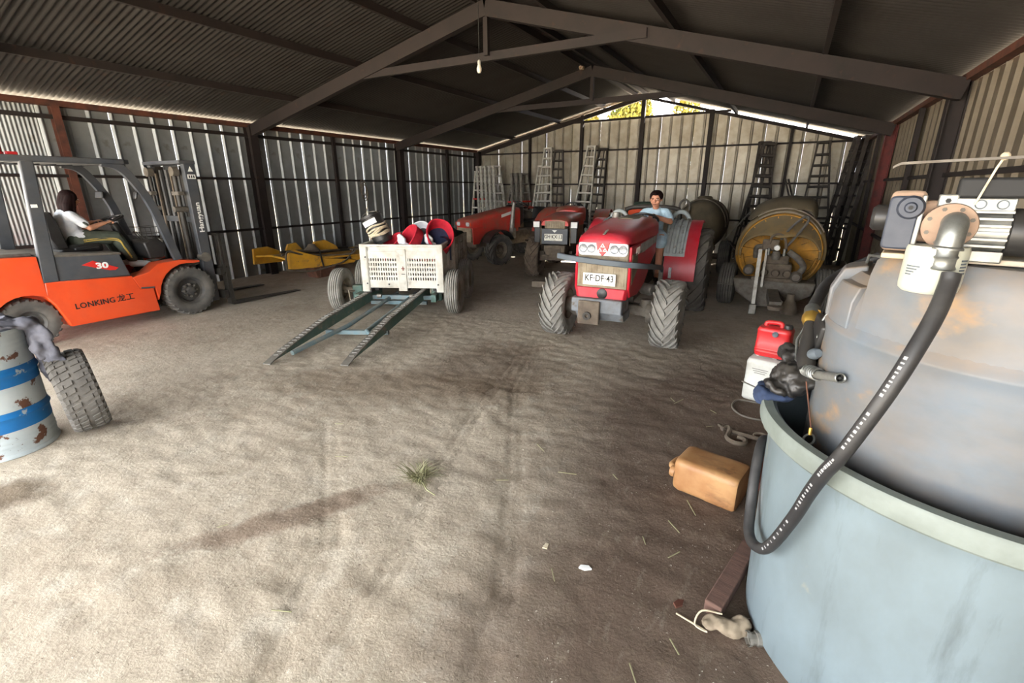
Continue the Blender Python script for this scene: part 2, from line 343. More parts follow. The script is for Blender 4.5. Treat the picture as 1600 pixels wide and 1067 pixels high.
# floor: dusty trodden earth with tyre tracks and damp oily soil by the tank
def make_floor_material():
    m = bpy.data.materials.new('earth'); m.use_nodes = True; nt = m.node_tree; n = nt.nodes; l = nt.links
    b = n['Principled BSDF']; b.inputs['Roughness'].default_value = 0.95; b.inputs['Specular IOR Level'].default_value = 0.2
    tc = n.new('ShaderNodeTexCoord'); V = tc.outputs['Object']
    def nz(sc, det=6, ro=0.6, st=None):
        t = n.new('ShaderNodeTexNoise'); t.inputs['Scale'].default_value = sc; t.inputs['Detail'].default_value = det; t.inputs['Roughness'].default_value = ro
        if st:
            mp = n.new('ShaderNodeMapping'); mp.inputs['Scale'].default_value = st[0]; mp.inputs['Rotation'].default_value = (0, 0, R(st[1])); l.new(V, mp.inputs['Vector']); l.new(mp.outputs['Vector'], t.inputs['Vector'])
        else: l.new(V, t.inputs['Vector'])
        return t.outputs['Fac']
    def rng(x, a, b_, c=0.0, d=1.0):
        r = n.new('ShaderNodeMapRange'); r.inputs['From Min'].default_value = a; r.inputs['From Max'].default_value = b_; r.inputs['To Min'].default_value = c; r.inputs['To Max'].default_value = d
        l.new(x, r.inputs['Value']); return r.outputs['Result']
    def mth(op, x, y):
        k = n.new('ShaderNodeMath'); k.operation = op
        for i, q in enumerate((x, y)):
            if isinstance(q, (int, float)): k.inputs[i].default_value = q
            else: l.new(q, k.inputs[i])
        return k.outputs['Value']
    def mix(f, a, c):
        x = n.new('ShaderNodeMix'); x.data_type = 'RGBA'; l.new(f, x.inputs['Factor'])
        if isinstance(a, tuple): x.inputs['A'].default_value = lin(a)
        else: l.new(a, x.inputs['A'])
        x.inputs['B'].default_value = lin(c); return x.outputs['Result']
    def blob(cx, cy, rx, ry, rot, soft=0.5, wob=0.8, nscale=1.6):
        """1 inside an uneven ellipse on the ground, 0 outside."""
        mp = n.new('ShaderNodeMapping'); mp.vector_type = 'TEXTURE'
        mp.inputs['Location'].default_value = (cx, cy, 0); mp.inputs['Rotation'].default_value = (0, 0, R(rot)); mp.inputs['Scale'].default_value = (rx, ry, 1)
        l.new(V, mp.inputs['Vector'])
        ln = n.new('ShaderNodeVectorMath'); ln.operation = 'LENGTH'; l.new(mp.outputs['Vector'], ln.inputs[0])
        d = mth('ADD', ln.outputs['Value'], mth('MULTIPLY', mth('SUBTRACT', nz(nscale, 7, 0.65), 0.5), wob * 2))
        return rng(d, 1.0 + soft * 0.5, 1.0 - soft * 0.5)
    c = mix(rng(nz(0.7), 0.35, 0.68), (190, 178, 159), (172, 159, 140))
    c = mix(rng(nz(5.0, 8, 0.7), 0.5, 0.72), c, (198, 189, 172))
    c = mix(mth('MULTIPLY', rng(nz(2.2, 8, 0.7), 0.5, 0.68), 0.45), c, (140, 127, 108))
    c = mix(mth('MULTIPLY', blob(-2.5, 3.95, 0.75, 0.75, 20, 0.9, 0.9), 0.62), c, (98, 80, 64))
    c = mix(mth('MULTIPLY', blob(-3.0, 3.1, 1.3, 0.35, 20, 0.9, 0.9), 0.55), c, (112, 94, 74))
    c = mix(mth('MULTIPLY', blob(-2.22, 1.38, 0.55, 0.10, 58, 0.7, 0.9, 5), 0.7), c, (112, 92, 76))
    c = mix(mth('MULTIPLY', blob(-0.2, 3.3, 1.15, 2.3, 8, 0.9, 0.5, 1.2), 0.9), c, (92, 76, 65))
    c = mix(mth('MULTIPLY', blob(0.1, 1.7, 0.95, 1.3, 0, 0.8, 0.5, 1.2), 0.85), c, (98, 82, 70))
    c = mix(mth('MULTIPLY', blob(-3.95, 0.62, 0.22, 0.16, 30, 0.7, 0.7, 5), 0.8), c, (96, 80, 60))
    c = mix(mth('MULTIPLY', rng(nz(13, 9, 0.75), 0.52, 0.66), 0.4), c, (126, 112, 94))
    c = mix(mth('MULTIPLY', rng(nz(17, 9, 0.75, ((1, 0.3, 1), 40)), 0.56, 0.70), 0.22), c, (190, 180, 162))
    fleck = rng(nz(60, 2, 0.5), 0.69, 0.73)
    c = mix(mth('MULTIPLY', fleck, rng(nz(3, 2), 0.45, 0.6)), c, (214, 206, 190))
    c = mix(mth('MULTIPLY', rng(nz(42, 2, 0.5), 0.71, 0.745), 0.7), c, (84, 72, 58))
    l.new(c, b.inputs['Base Color'])
    h = mth('ADD', mth('MULTIPLY', nz(9, 9, 0.72), 0.9), mth('MULTIPLY', nz(60, 6, 0.7), 0.25))
    h = mth('ADD', h, mth('MULTIPLY', nz(5, 6, 0.65, ((1, 0.35, 1), 25)), 0.7))
    bp = n.new('ShaderNodeBump'); bp.inputs['Strength'].default_value = 0.5; bp.inputs['Distance'].default_value = 0.035
    l.new(h, bp.inputs['Height']); l.new(bp.outputs['Normal'], b.inputs['Normal'])
    return m
MATS['earth'] = make_floor_material()
def axis(fine0, fine1, step, far0, far1, k):
    a = [far0 + (fine0 - far0) * i / k for i in range(k)]
    m_ = int((fine1 - fine0) / step); a += [fine0 + (fine1 - fine0) * i / m_ for i in range(m_)]
    return a + [fine1 + (far1 - fine1) * i / k for i in range(k + 1)]
gx = axis(-5.2, 1.6, 0.03, -45, 40, 14); gy = axis(0.2, 6.0, 0.03, -45, 60, 14)
tracks = [[(-2.62, 5.2), (-2.35, 4.2), (-2.02, 2.9), (-1.72, 2.0), (-1.45, 1.3), (-1.2, 0.3)], [(-2.5, 5.2), (-2.0, 3.6), (-1.35, 2.4), (-0.9, 1.5), (-0.6, 0.3)],
          [(-2.9, 2.2), (-1.9, 1.35), (-1.5, 0.7), (-1.2, 0.2)]]
def seg_d(x, y, a, b):
    dx, dy = b[0] - a[0], b[1] - a[1]; L2 = dx * dx + dy * dy
    t = max(0, min(1, ((x - a[0]) * dx + (y - a[1]) * dy) / L2)); L = math.sqrt(L2)
    return ((x - a[0]) * -dy + (y - a[1]) * dx) / L, math.hypot(x - a[0] - t * dx, y - a[1] - t * dy), t * L
def ground_h(x, y):
    if not (-5.2 < x < 1.6 and 0.2 < y < 6): return 0.0
    h = 0.008 * (mnoise.fractal((x * 2.1, y * 2.1, 3.3), 1.0, 2.0, 5)) + 0.007 * mnoise.noise((x * 7, y * 9, 1.0)) - 0.008 * max(0, 0.5 - abs(mnoise.noise((x * 3.1 + 5, y * 4.0, 7.0))) * 5)
    for tr in tracks:
        for a, b in zip(tr, tr[1:]):
            s_, d, t = seg_d(x, y, a, b)
            if d < 0.14: h += -0.008 * max(0, 1 - d / 0.13) + 0.007 * math.sin(s_ * 85) * max(0, 1 - d / 0.13)
    e = min(1.0, (x + 5.2) * 2, (1.6 - x) * 2, (y - 0.2) * 3, (6 - y) * 1.5)
    return max(-0.018, min(0.008, h)) * max(0, e) - 0.001
fv = [(x, y, ground_h(x, y)) for y in gy for x in gx]; nx = len(gx)
ff = [(j * nx + i, j * nx + i + 1, (j + 1) * nx + i + 1, (j + 1) * nx + i) for j in range(len(gy) - 1) for i in range(nx - 1)]
fb = MB(); fb.v = fv; fb.f = ff
floor = fb.build('floor', 'earth', None, smooth=80); floor['kind'] = 'structure'

# wall sheets
def rib_profile(width, pitch=0.3, depth=0.032):
    p = []; k = int(round(width / pitch))
    for i in range(k):
        s = i * pitch
        p += [(s, 0), (s + pitch * 0.4, 0.0), (s + pitch - 0.075, 0), (s + pitch - 0.042, depth), (s + pitch - 0.030, depth), (s + pitch - 0.001, 0.001)]
    return p
def wave_profile(width, pitch=0.076, amp=0.009, seg=6):
    k = int(round(width / pitch * seg)); return [(width * i / k, amp * (1 + math.sin(2 * math.pi * i / seg))) for i in range(k + 1)]
def sheet_mesh(name, prof, top, bottom=0.0, m='sheet_zinc', rows=(0.5,)):
    """prof: (along, depth); local x along, y depth inward, z up; top a number or function of along."""
    tf = top if callable(top) else (lambda a: top)
    zs = [0.0] + list(rows) + [1.0]; n = len(prof); vs = []; fs = []
    for q in zs: vs += [(a, d, bottom + (tf(a) - bottom) * q) for a, d in prof]
    for j in range(len(zs) - 1): fs += [(j * n + i, j * n + i + 1, (j + 1) * n + i + 1, (j + 1) * n + i) for i in range(n - 1)]
    me = bpy.data.meshes.new(name); me.from_pydata(vs, [], fs); me.materials.append(MATS[m])
    me.polygons.foreach_set('use_smooth', [True] * len(me.polygons)); me.set_sharp_from_angle(angle=R(25))
    return me
def place(name, me, parent, loc, rz=0, rx=0, ry=0):
    o = bpy.data.objects.new(name, me); col.objects.link(o); o.parent = parent; o.location = loc; o.rotation_euler = (R(rx), R(ry), R(rz)); return o
def h_post(name, parent, x, y, z0, z1, w, d, m='frame_steel', rz=0):
    b = MB(); t = 0.012
    b.box((0, -d / 2 + t / 2, (z0 + z1) / 2), (w, t, z1 - z0)).box((0, d / 2 - t / 2, (z0 + z1) / 2), (w, t, z1 - z0)).box((0, 0, (z0 + z1) / 2), (t, d - 2 * t, z1 - z0))
    o = b.build(name, m, parent, smooth=0); o.location = (x, y, 0); o.rotation_euler = (0, 0, R(rz)); return o

wl = struct('wall_left')
rib = sheet_mesh('wall_sheet', rib_profile(0.9), 2.985, -0.02, 'sheet_zinc', rows=(0.3, 0.6))
wav = sheet_mesh('wall_sheet_fine', wave_profile(0.9, 0.05, 0.005), 2.985, -0.02, 'sheet_zinc')
YW = 1.9                                  # left wall cut short here, out of view, to let light onto the floor
y = YG
while y > YW + 0.2:
    y0 = y - 0.9
    o = place('wall_sheet', wav if y < 3.45 else rib, wl, (XL, y, 0), rz=-90, rx=0)      # local y (depth) points to +X
    y = y0
for yy, w, d, mm in ((-3.0, 0.16, 0.2, 'frame_steel'), (2.0, 0.16, 0.2, 'frame_steel'), (3.42, 0.10, 0.12, 'frame_rust'), (6.46, 0.17, 0.2, 'frame_steel'), (10.8, 0.16, 0.2, 'frame_steel'), (14.75, 0.16, 0.2, 'frame_steel')):
    h_post('post', wl, XL + 0.035 + d / 2, yy, 0, 2.98, w, d, mm, rz=90)
for yy in (8.57, 13.08): MB().box((XL + 0.085, yy, 1.5), (0.07, 0.08, 3.0)).build('stud', 'frame_steel', wl, smooth=0)
for z, t in ((0.965, 0.045), (1.97, 0.045), (2.80, 0.06)): MB().box((XL + 0.055, (YW + YG) / 2, z), (0.04, YG - YW - 0.1, t)).build('girt', 'frame_steel', wl, smooth=0)
MB().box((XL + 0.09, (YF + YG) / 2, 2.985), (0.12, YG - YF, 0.08)).build('eave_beam', 'frame_rust', wl, smooth=0)

wr = struct('wall_right')
ribr = sheet_mesh('wall_sheet_brown', rib_profile(0.9), 2.86, -0.02, 'sheet_brown', rows=(0.5,))
y = YG
while y > YF + 0.2:
    place('wall_sheet', ribr, wr, (XR, y - 0.9, 0), rz=90); y -= 0.9
for yy, w, d, mm in ((-2.9, 0.14, 0.16, 'frame_steel'), (7.15, 0.14, 0.16, 'frame_steel'), (11.2, 0.14, 0.16, 'frame_red')): h_post('post', wr, XR - 0.035 - d / 2, yy, 0, 2.9, w, d, mm, rz=90)
for yy in (4.3, 9.1, 13.0): MB().box((XR - 0.08, yy, 1.45), (0.06, 0.08, 2.9)).build('stud', 'frame_steel', wr, smooth=0)
for z in (0.965, 1.93): MB().box((XR - 0.055, (YF + YG) / 2, z), (0.04, YG - YF - 0.1, 0.045)).build('girt', 'frame_steel', wr, smooth=0)
MB().box((XR - 0.07, (YF + YG) / 2, 2.88), (0.09, YG - YF, 0.07)).build('eave_beam', 'frame_rust', wr, smooth=0)

wb = struct('wall_back')
def gable_top(x):
    gap = 0.03 if x < -6.4 else 0.085 if x > -1.9 else 0.05
    return min(3.71 + 0.012 * (x + 4), roof_z(x) - gap)
x = XL
while x < XR - 0.05:
    w = min(0.9, XR - x); k = max(1, int(w / 0.3)); w = k * 0.3
    me = sheet_mesh('wall_sheet_gable', rib_profile(w), (lambda a, x0=x: gable_top(x0 + a)), -0.02, 'sheet_warm', rows=(0.35, 0.7))
    for v in me.vertices: v.co.y *= -1
    place('wall_sheet', me, wb, (x, YG, 0)); x += w
if x < XR: 
    me = sheet_mesh('wall_sheet_gable', [(0, 0), (XR - x, 0)], (lambda a, x0=x: gable_top(x0 + a)), -0.02, 'sheet_warm'); place('wall_sheet', me, wb, (x, YG, 0))
for px, w in ((-7.66, 0.06), (-5.87, 0.09), (-4.02, 0.11), (-2.16, 0.11), (-0.2, 0.07), (1.2, 0.09)):
    MB().box((px, YG - 0.1, (roof_z(px) - 0.1) / 2), (w, 0.08, roof_z(px) - 0.1)).build('post', 'frame_steel', wb, smooth=0)
for z in (0.93, 1.9, 2.88): MB().box(((XL + XR) / 2, YG - 0.055, z), (XR - XL - 0.1, 0.04, 0.045)).build('girt', 'frame_steel', wb, smooth=0)
MB().bar((-6.6, YG - 0.055, 3.70), (-1.7, YG - 0.055, 3.74), 0.05, 0.06).build('girt', 'frame_steel', wb, smooth=0)
MB().bar((XL, YG - 0.06, roof_z(XL) - 0.17), (XA, YG - 0.06, ZA - 0.17), 0.06, 0.12).build('gable_rafter', 'frame_steel', wb, smooth=0)
MB().bar((XA, YG - 0.06, ZA - 0.14), (XR, YG - 0.06, ZR - 0.14), 0.06, 0.07).build('gable_rafter', 'frame_steel', wb, smooth=0)
MB().bar((XL + 0.1, YG - 0.12, roof_z(XL) - 0.075), (XA, YG - 0.12, ZA - 0.075), 0.16, 0.03).build('gable_flashing', 'flashing_lit', wb, smooth=0)

ce = struct('ceiling')
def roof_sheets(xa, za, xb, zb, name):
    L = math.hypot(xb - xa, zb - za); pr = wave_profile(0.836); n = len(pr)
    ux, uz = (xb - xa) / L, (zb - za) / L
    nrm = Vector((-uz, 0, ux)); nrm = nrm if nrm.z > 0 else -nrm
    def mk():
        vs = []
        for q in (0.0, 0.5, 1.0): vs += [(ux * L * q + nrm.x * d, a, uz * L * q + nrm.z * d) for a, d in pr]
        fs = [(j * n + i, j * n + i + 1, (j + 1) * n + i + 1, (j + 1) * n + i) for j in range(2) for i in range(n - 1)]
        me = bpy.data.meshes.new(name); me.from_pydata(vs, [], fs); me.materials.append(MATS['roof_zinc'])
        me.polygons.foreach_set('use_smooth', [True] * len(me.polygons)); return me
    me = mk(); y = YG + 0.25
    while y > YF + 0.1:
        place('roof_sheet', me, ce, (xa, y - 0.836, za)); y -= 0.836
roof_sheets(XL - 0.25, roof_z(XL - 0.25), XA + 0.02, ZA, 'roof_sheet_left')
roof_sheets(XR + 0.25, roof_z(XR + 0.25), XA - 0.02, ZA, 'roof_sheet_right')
for px in (-8.26, -6.6, -5.2, -4.25, -3.95, -3.2, -1.55, 0.1):
    MB().box((px, (YF + YG) / 2, roof_z(px) - 0.065), (0.05, YG - YF, 0.1)).build('purlin', 'frame_steel', ce, smooth=0)
for yl, yr in ((-3.0, -2.8), (2.1, 2.5), (6.46, 7.05), (10.75, 11.15)):
    ya = yl + 0.1
    MB().bar((XL + 0.1, yl, ZL - 0.19), (XA, ya, ZA - 0.22), 0.11, 0.2).build('rafter', 'frame_steel', ce, smooth=0)
    MB().bar((XA, ya, ZA - 0.22), (XR - 0.1, yr, ZR - 0.19), 0.11, 0.2).build('rafter', 'frame_steel', ce, smooth=0)
    MB().bar((-6.5, yl + 0.06, 3.57), (-1.85, ya + 0.15, 3.62), 0.07, 0.11).build('collar_beam', 'frame_steel', ce, smooth=0)
    MB().bar((XA, ya, ZA - 0.2), (XA, ya, 3.6), 0.07, 0.07).build('king_post', 'frame_steel', ce, smooth=0)

# bare bulb on a flex under the near truss and a lamp socket on the far one
b = thing('hanging_bulb', (-4.0, 6.2, 3.30), 0, 'small white bulb hanging on a thin flex below the roof truss', 'light bulb')
tb('flex', [(0, 0, 0.16), (0, 0, 1.02)], 0.004, 'black_plastic', b, 6)
MB().lathe([(0.0, 0.0), (0.02, 0.005), (0.032, 0.03), (0.034, 0.06), (0.022, 0.095), (0.016, 0.11)], n=14).build('bulb', 'bulb_white', b)
MB().lathe([(0.016, 0.105), (0.022, 0.11), (0.022, 0.15), (0.008, 0.165), (0, 0.165)], n=12).build('socket', 'white_plastic', b)
b = thing('lamp_socket', (-4.28, 10.62, 4.22), 0, 'pale lamp socket fixed at the peak of the far truss', 'lamp socket')
MB().box((0, 0.03, 0), (0.1, 0.05, 0.08)).build('box', 'pump_sand', b, bevel=0.008)
MB().lathe([(0.0, -0.05), (0.03, -0.05), (0.035, 0.0), (0.035, 0.03)], o=(0, -0.02, 0), ax=(0, -1, 0), n=12).build('holder', 'bulb_white', b)

# trees behind the gable, seen through its open triangle
def tree(name, x, y, h, w, m, label, n):
    t = thing(name, (x, y, 0), 0, label, 'tree', 'trees behind the back wall')
    MB().tube([(0, 0, 0), (0.1, 0, h * 0.4), (0.05, 0.1, h * 0.85)], [0.16, 0.1, 0.03], 8).build('trunk', 'bark', t)
    b = MB()
    for i in range(n):
        a = random.uniform(0, 6.283); u = random.random() ** 0.5; z = h * (0.3 + 0.7 * random.random()); ww = w * (1 - ((z / h - 0.6) / 0.45) ** 2 * 0.8) * u
        c = Vector((ww * math.cos(a), ww * math.sin(a), z)); s = random.uniform(0.08, 0.15)
        e = Euler((random.uniform(0, 6), random.uniform(0, 6), random.uniform(0, 6))).to_matrix()
        b.add([c + e @ Vector(q) * s for q in ((-1, 0, 0), (0, -0.5, 0.1), (1, 0, 0), (0, 0.5, 0.1))], [(0, 1, 2, 3)])
    f = b.build('foliage', m, t, smooth=0); f['kind'] = 'stuff'
tree('poplar_tree', -8.35, 20.5, 5.9, 1.05, 'leaf_yellow', 'yellow leaved tree in the left of the gable opening', 5200)
tree('poplar_tree', -6.15, 20.8, 5.8, 1.05, 'leaf_yellow', 'yellow tree standing between the two others behind the gable', 5200)
tree('poplar_tree', -4.05, 21.5, 5.2, 0.9, 'leaf_yellow', 'thin yellow tree right of the gable opening post', 1500)
# ------------------------------------------------------------------ wheels
def wheel(parent, name, loc, Rr, w, rim, style, tm, rm, outer=-1, nuts=6, lugs=16, rot=0, rim_offset=0.0, lug_h=None, cone=True):
    """Tyre with its axis along local y, a rim as its child; outer = side (in y) that shows the disc."""
    b = MB(); s = Rr - rim; t = lug_h if lug_h else 0.045 * Rr
    if style == 'rib':
        prof = [(rim, -w * 0.36), (rim + s * 0.35, -w * 0.49), (Rr - s * 0.35, -w * 0.5), (Rr - s * 0.1, -w * 0.42)]
        k = 5; g = 0.012
        for i in range(k):
            a0 = -w * 0.38 + w * 0.76 * i / k; a1 = -w * 0.38 + w * 0.76 * (i + 1) / k; cr = Rr - 0.25 * s * ((i - (k - 1) / 2) / k) ** 2
            prof += [(cr - 0.016, a0), (cr, a0 + 0.006), (cr, a1 - 0.006), (cr - 0.016, a1 - 0.001)]
        prof += [(Rr - s * 0.1, w * 0.42), (Rr - s * 0.35, w * 0.5), (rim + s * 0.35, w * 0.49), (rim, w * 0.36)]
    else:
        Rc = Rr - t
        prof = [(rim, -w * 0.36), (rim + s * 0.3, -w * 0.48), (Rc - s * 0.32, -w * 0.5), (Rc - s * 0.08, -w * 0.44), (Rc, -w * 0.28), (Rc + 0.003, 0), (Rc, w * 0.28), (Rc - s * 0.08, w * 0.44), (Rc - s * 0.32, w * 0.5), (rim + s * 0.3, w * 0.48), (rim, w * 0.36)]
    b.lathe(prof, ax=(0, 1, 0), n=40)
    if style in ('ag', 'block'):
        sk = {'ag': 0.9 * w / Rr, 'block': 0.12 * w / Rr}[style]; hd = {'ag': 0.19, 'block': 0.34}[style] * 2 * math.pi / lugs
        for sd in (-1, 1):
            for i in range(lugs):
                a = 2 * math.pi * (i + (0.5 if sd > 0 else 0)) / lugs; rings = []
                st = ((-0.03, 0, 1.0), (0.22, 0.4, 1.0), (0.44, 0.85, 0.985), (0.52, 1.0, 0.94))
                if style == 'block': st = ((0.06, 0, 1.0), (0.28, 0.4, 1.0), (0.45, 0.85, 0.985), (0.505, 1.0, 0.93))
                for fy, fa, fr in st:
                    aa = a + sk * fa; ro = Rr * fr; ri = ro - t * 1.5; y = sd * fy * w
                    rings.append([(r_ * math.cos(q), y, r_ * math.sin(q)) for q, r_ in ((aa - hd / 2 * 1.15, ri), (aa + hd / 2 * 1.15, ri), (aa + hd / 2, ro), (aa - hd / 2, ro))])
                b.loft(rings)
    o = b.build(name, tm, parent, smooth=35); o.location = loc; o.rotation_euler = (0, R(rot), 0)
    d = MB(); y0 = outer * (w * 0.36 - rim_offset)
    d.lathe([(rim + 0.012, y0 + outer * 0.012), (rim, y0), (rim * 0.9, y0 - outer * 0.01), (rim * 0.84, y0 - outer * 0.05), (rim * 0.55, y0 - outer * 0.055), (rim * 0.5, y0 - outer * 0.03), (rim * 0.3, y0 - outer * 0.025), (rim * 0.27, y0 + outer * 0.02), (0, y0 + outer * 0.025)], ax=(0, 1, 0), n=30)
    yi = -outer * w * 0.36
    d.lathe([(rim + 0.012, yi), (rim * 0.9, yi), (rim * 0.86, yi + outer * 0.07), (rim * 0.3, y0 - outer * 0.06), (0, y0 - outer * 0.06)], ax=(0, 1, 0), n=30)
    ro = d.build('rim', rm, o, smooth=30)
    if nuts:
        for i in range(nuts):
            a = 2 * math.pi * i / nuts; c = Vector((rim * 0.48 * math.cos(a), y0 - outer * 0.06, rim * 0.48 * math.sin(a)))
            MB().cyl(c, c + Vector((0, outer * 0.055, 0)), rim * 0.085, n=6).build('wheel_nut', 'dull_steel', o, smooth=0)
    return o
def circle_pts(c, r, ax, n=24, a0=0, a1=360):
    c = Vector(c); d, u, w = MB().frame(ax)
    return [c + (u * math.cos(R(a0 + (a1 - a0) * i / n)) + w * math.sin(R(a0 + (a1 - a0) * i / n))) * r for i in range(n + (0 if a1 - a0 == 360 else 1))]
def rounded_poly(pts, r=0.02, k=4):
    out = []; n = len(pts)
    for i in range(n):
        p0, p, p1 = Vector(pts[i - 1]), Vector(pts[i]), Vector(pts[(i + 1) % n])
        a = (p0 - p); b_ = (p1 - p); rr = min(r, a.length * 0.45, b_.length * 0.45); a = p + a.normalized() * rr; b_ = p + b_.normalized() * rr
        for j in range(k + 1):
            t = j / k; out.append(tuple(a * (1 - t) ** 2 + p * 2 * t * (1 - t) + b_ * t * t))
    return out
def rrect(w, h, r, k=4, cx=0, cy=0):
    return [(x + cx, y + cy) for x, y in rounded_poly([(-w / 2, -h / 2), (w / 2, -h / 2), (w / 2, h / 2), (-w / 2, h / 2)], r, k)]
def arc_pts(cx, cz, r, a0, a1, n=8): return [(cx + r * math.cos(R(a0 + (a1 - a0) * i / n)), cz + r * math.sin(R(a0 + (a1 - a0) * i / n))) for i in range(n + 1)]

# ------------------------------------------------------------------ people
def limb(b, pts, rad, n=12):
    """Closed tapered tube with round ends: pieces overlap and are fused by the remesh."""
    P = [Vector(p) for p in pts]; out = []; rr = []
    m = len(P)
    for i in range(m - 1):
        for t in range(5):
            u = t / 5; out.append(P[i].lerp(P[i + 1], u)); rr.append(rad[i] * (1 - u) + rad[i + 1] * u)
    out.append(P[-1]); rr.append(rad[-1])
    d0 = (out[1] - out[0]).normalized(); d1 = (out[-1] - out[-2]).normalized()
    head = [(out[0] - d0 * rad[0] * q, rad[0] * math.sqrt(max(0, 1 - q * q))) for q in (0.95, 0.75, 0.4)]
    tail = [(out[-1] + d1 * rad[-1] * q, rad[-1] * math.sqrt(max(0, 1 - q * q))) for q in (0.4, 0.75, 0.95)]
    pts2 = [p for p, _ in head] + out + [p for p, _ in tail]; r2 = [r for _, r in head] + rr + [r for _, r in tail]
    b.tube(pts2, r2, n)
def fused(b, name, m, parent, voxel=0.007, smooth_it=4):
    o = b.build(name, m, parent, smooth=0)
    k = o.modifiers.new('remesh', 'REMESH'); k.mode = 'VOXEL'; k.voxel_size = voxel; k.use_smooth_shade = True
    k = o.modifiers.new('smooth', 'SMOOTH'); k.factor = 0.5; k.iterations = smooth_it
    return o
def crumple(o, strength=0.02, size=0.08):
    tx = bpy.data.textures.new('folds', 'CLOUDS'); tx.noise_scale = size; tx.noise_depth = 2
    k = o.modifiers.new('folds', 'DISPLACE'); k.texture = tx; k.strength = strength; k.mid_level = 0.5; k.texture_coords = 'LOCAL'
    return o
def head_shape(b, c, fwd, up, s):
    """Skull, jaw, nose, ears and neck stub; s = head height; fwd is where the face looks."""
    c = Vector(c); f = Vector(fwd).normalized(); u = Vector(up).normalized(); r_ = f.cross(u).normalized(); u = r_.cross(f)
    q = Matrix((r_, f, u)).transposed().to_euler(); rt = tuple(math.degrees(a) for a in q)
    P = lambda x, y, z: c + r_ * x * s + f * y * s + u * z * s
    b.ball(P(0, -0.04, 0.10), s * 0.40, 10, (0.88, 1.02, 1.0), rt)
    b.ball(P(0, 0.07, -0.12), s * 0.30, 10, (0.95, 0.95, 1.15), rt)
    b.ball(P(0, 0.16, -0.37), s * 0.12, 8, (1.2, 0.9, 0.8), rt)
    b.ball(P(0, 0.385, -0.06), s * 0.055, 8, (0.9, 1.2, 1.7), rt)
    b.ball(P(0, 0.42, -0.12), s * 0.055, 8, (1.2, 1.0, 0.8), rt)
    b.ball(P(0, 0.335, -0.245), s * 0.07, 8, (1.5, 0.6, 0.55), rt)
    for sd in (-1, 1):
        b.ball(P(sd * 0.36, -0.02, -0.04), s * 0.1, 8, (0.35, 0.7, 1.1), rt)
        b.ball(P(sd * 0.15, 0.27, -0.12), s * 0.13, 8, (1, 0.7, 0.9), rt)
    return P, rt
def face_bits(parent, P, rt, s, lip='ink_red'):
    for sd in (-1, 1):
        MB().ball(P(sd * 0.145, 0.338, 0.03), s * 0.040, 8, (1.2, 0.6, 0.6), rt).build('eye', 'cloth_white', parent)
        MB().ball(P(sd * 0.145, 0.352, 0.03), s * 0.028, 8, (1, 0.6, 1), rt).build('iris', 'hair_dark', parent)
        MB().ball(P(sd * 0.15, 0.345, 0.115), s * 0.09, 8, (1.1, 0.35, 0.22), rt).build('eyebrow', 'hair_dark', parent)
    MB().ball(P(0, 0.378, -0.245), s * 0.085, 8, (1.1, 0.3, 0.28), rt).build('lips', 'brick_red', parent)
def hand_on_bar(b, wrist, grip, knuckle, curl, s, thumb_side):
    """Palm from wrist to grip with four fingers curling (knuckle: across-hand axis; curl: direction fingers wrap) and a thumb."""
    w, g = Vector(wrist), Vector(grip); k = Vector(knuckle).normalized(); c = Vector(curl).normalized(); d = (g - w).normalized()
    for i, ln in enumerate((0.85, 1.0, 0.95, 0.75)):
        off = k * (i - 1.5) * 0.019 * s
        limb(b, [w + off * 0.7, g + off], [0.016 * s, 0.013 * s], 8)
        p1 = g + off + d * 0.022 * s * ln + c * 0.006 * s; p2 = p1 + c * 0.026 * s * ln + d * 0.006 * s; p3 = p2 + c * 0.006 * s - d * 0.022 * s * ln
        limb(b, [g + off, p1, p2, p3], [0.0115 * s, 0.0095 * s, 0.009 * s, 0.008 * s], 8)
    t0 = w.lerp(g, 0.35) + k * thumb_side * 0.028 * s; t1 = t0 + k * thumb_side * 0.016 * s + d * 0.03 * s + c * 0.012 * s; t2 = t1 + d * 0.02 * s + c * 0.018 * s - k * thumb_side * 0.01 * s
    limb(b, [w.lerp(g, 0.2), t0, t1, t2], [0.013 * s, 0.0125 * s, 0.011 * s, 0.009 * s], 8)
# ------------------------------------------------------------------ forklift
fk = thing('forklift', (-8.08, 3.62, 0), 90.5, 'orange and charcoal forklift truck with a tall mast parked along the left wall', 'forklift')
for sd in (-1, 1):
    w_ = wheel(fk, 'front_wheel', (0.06, sd * 0.48, 0.355), 0.355, 0.25, 0.185, 'block', 'tyre_black', 'rim_dark', outer=sd, nuts=8, lugs=26, lug_h=0.012)
    wheel(fk, 'rear_wheel', (-1.72, sd * 0.46, 0.285), 0.285, 0.2, 0.13, 'block', 'tyre_black', 'rim_dark', outer=sd, nuts=6, lugs=22, lug_h=0.010)
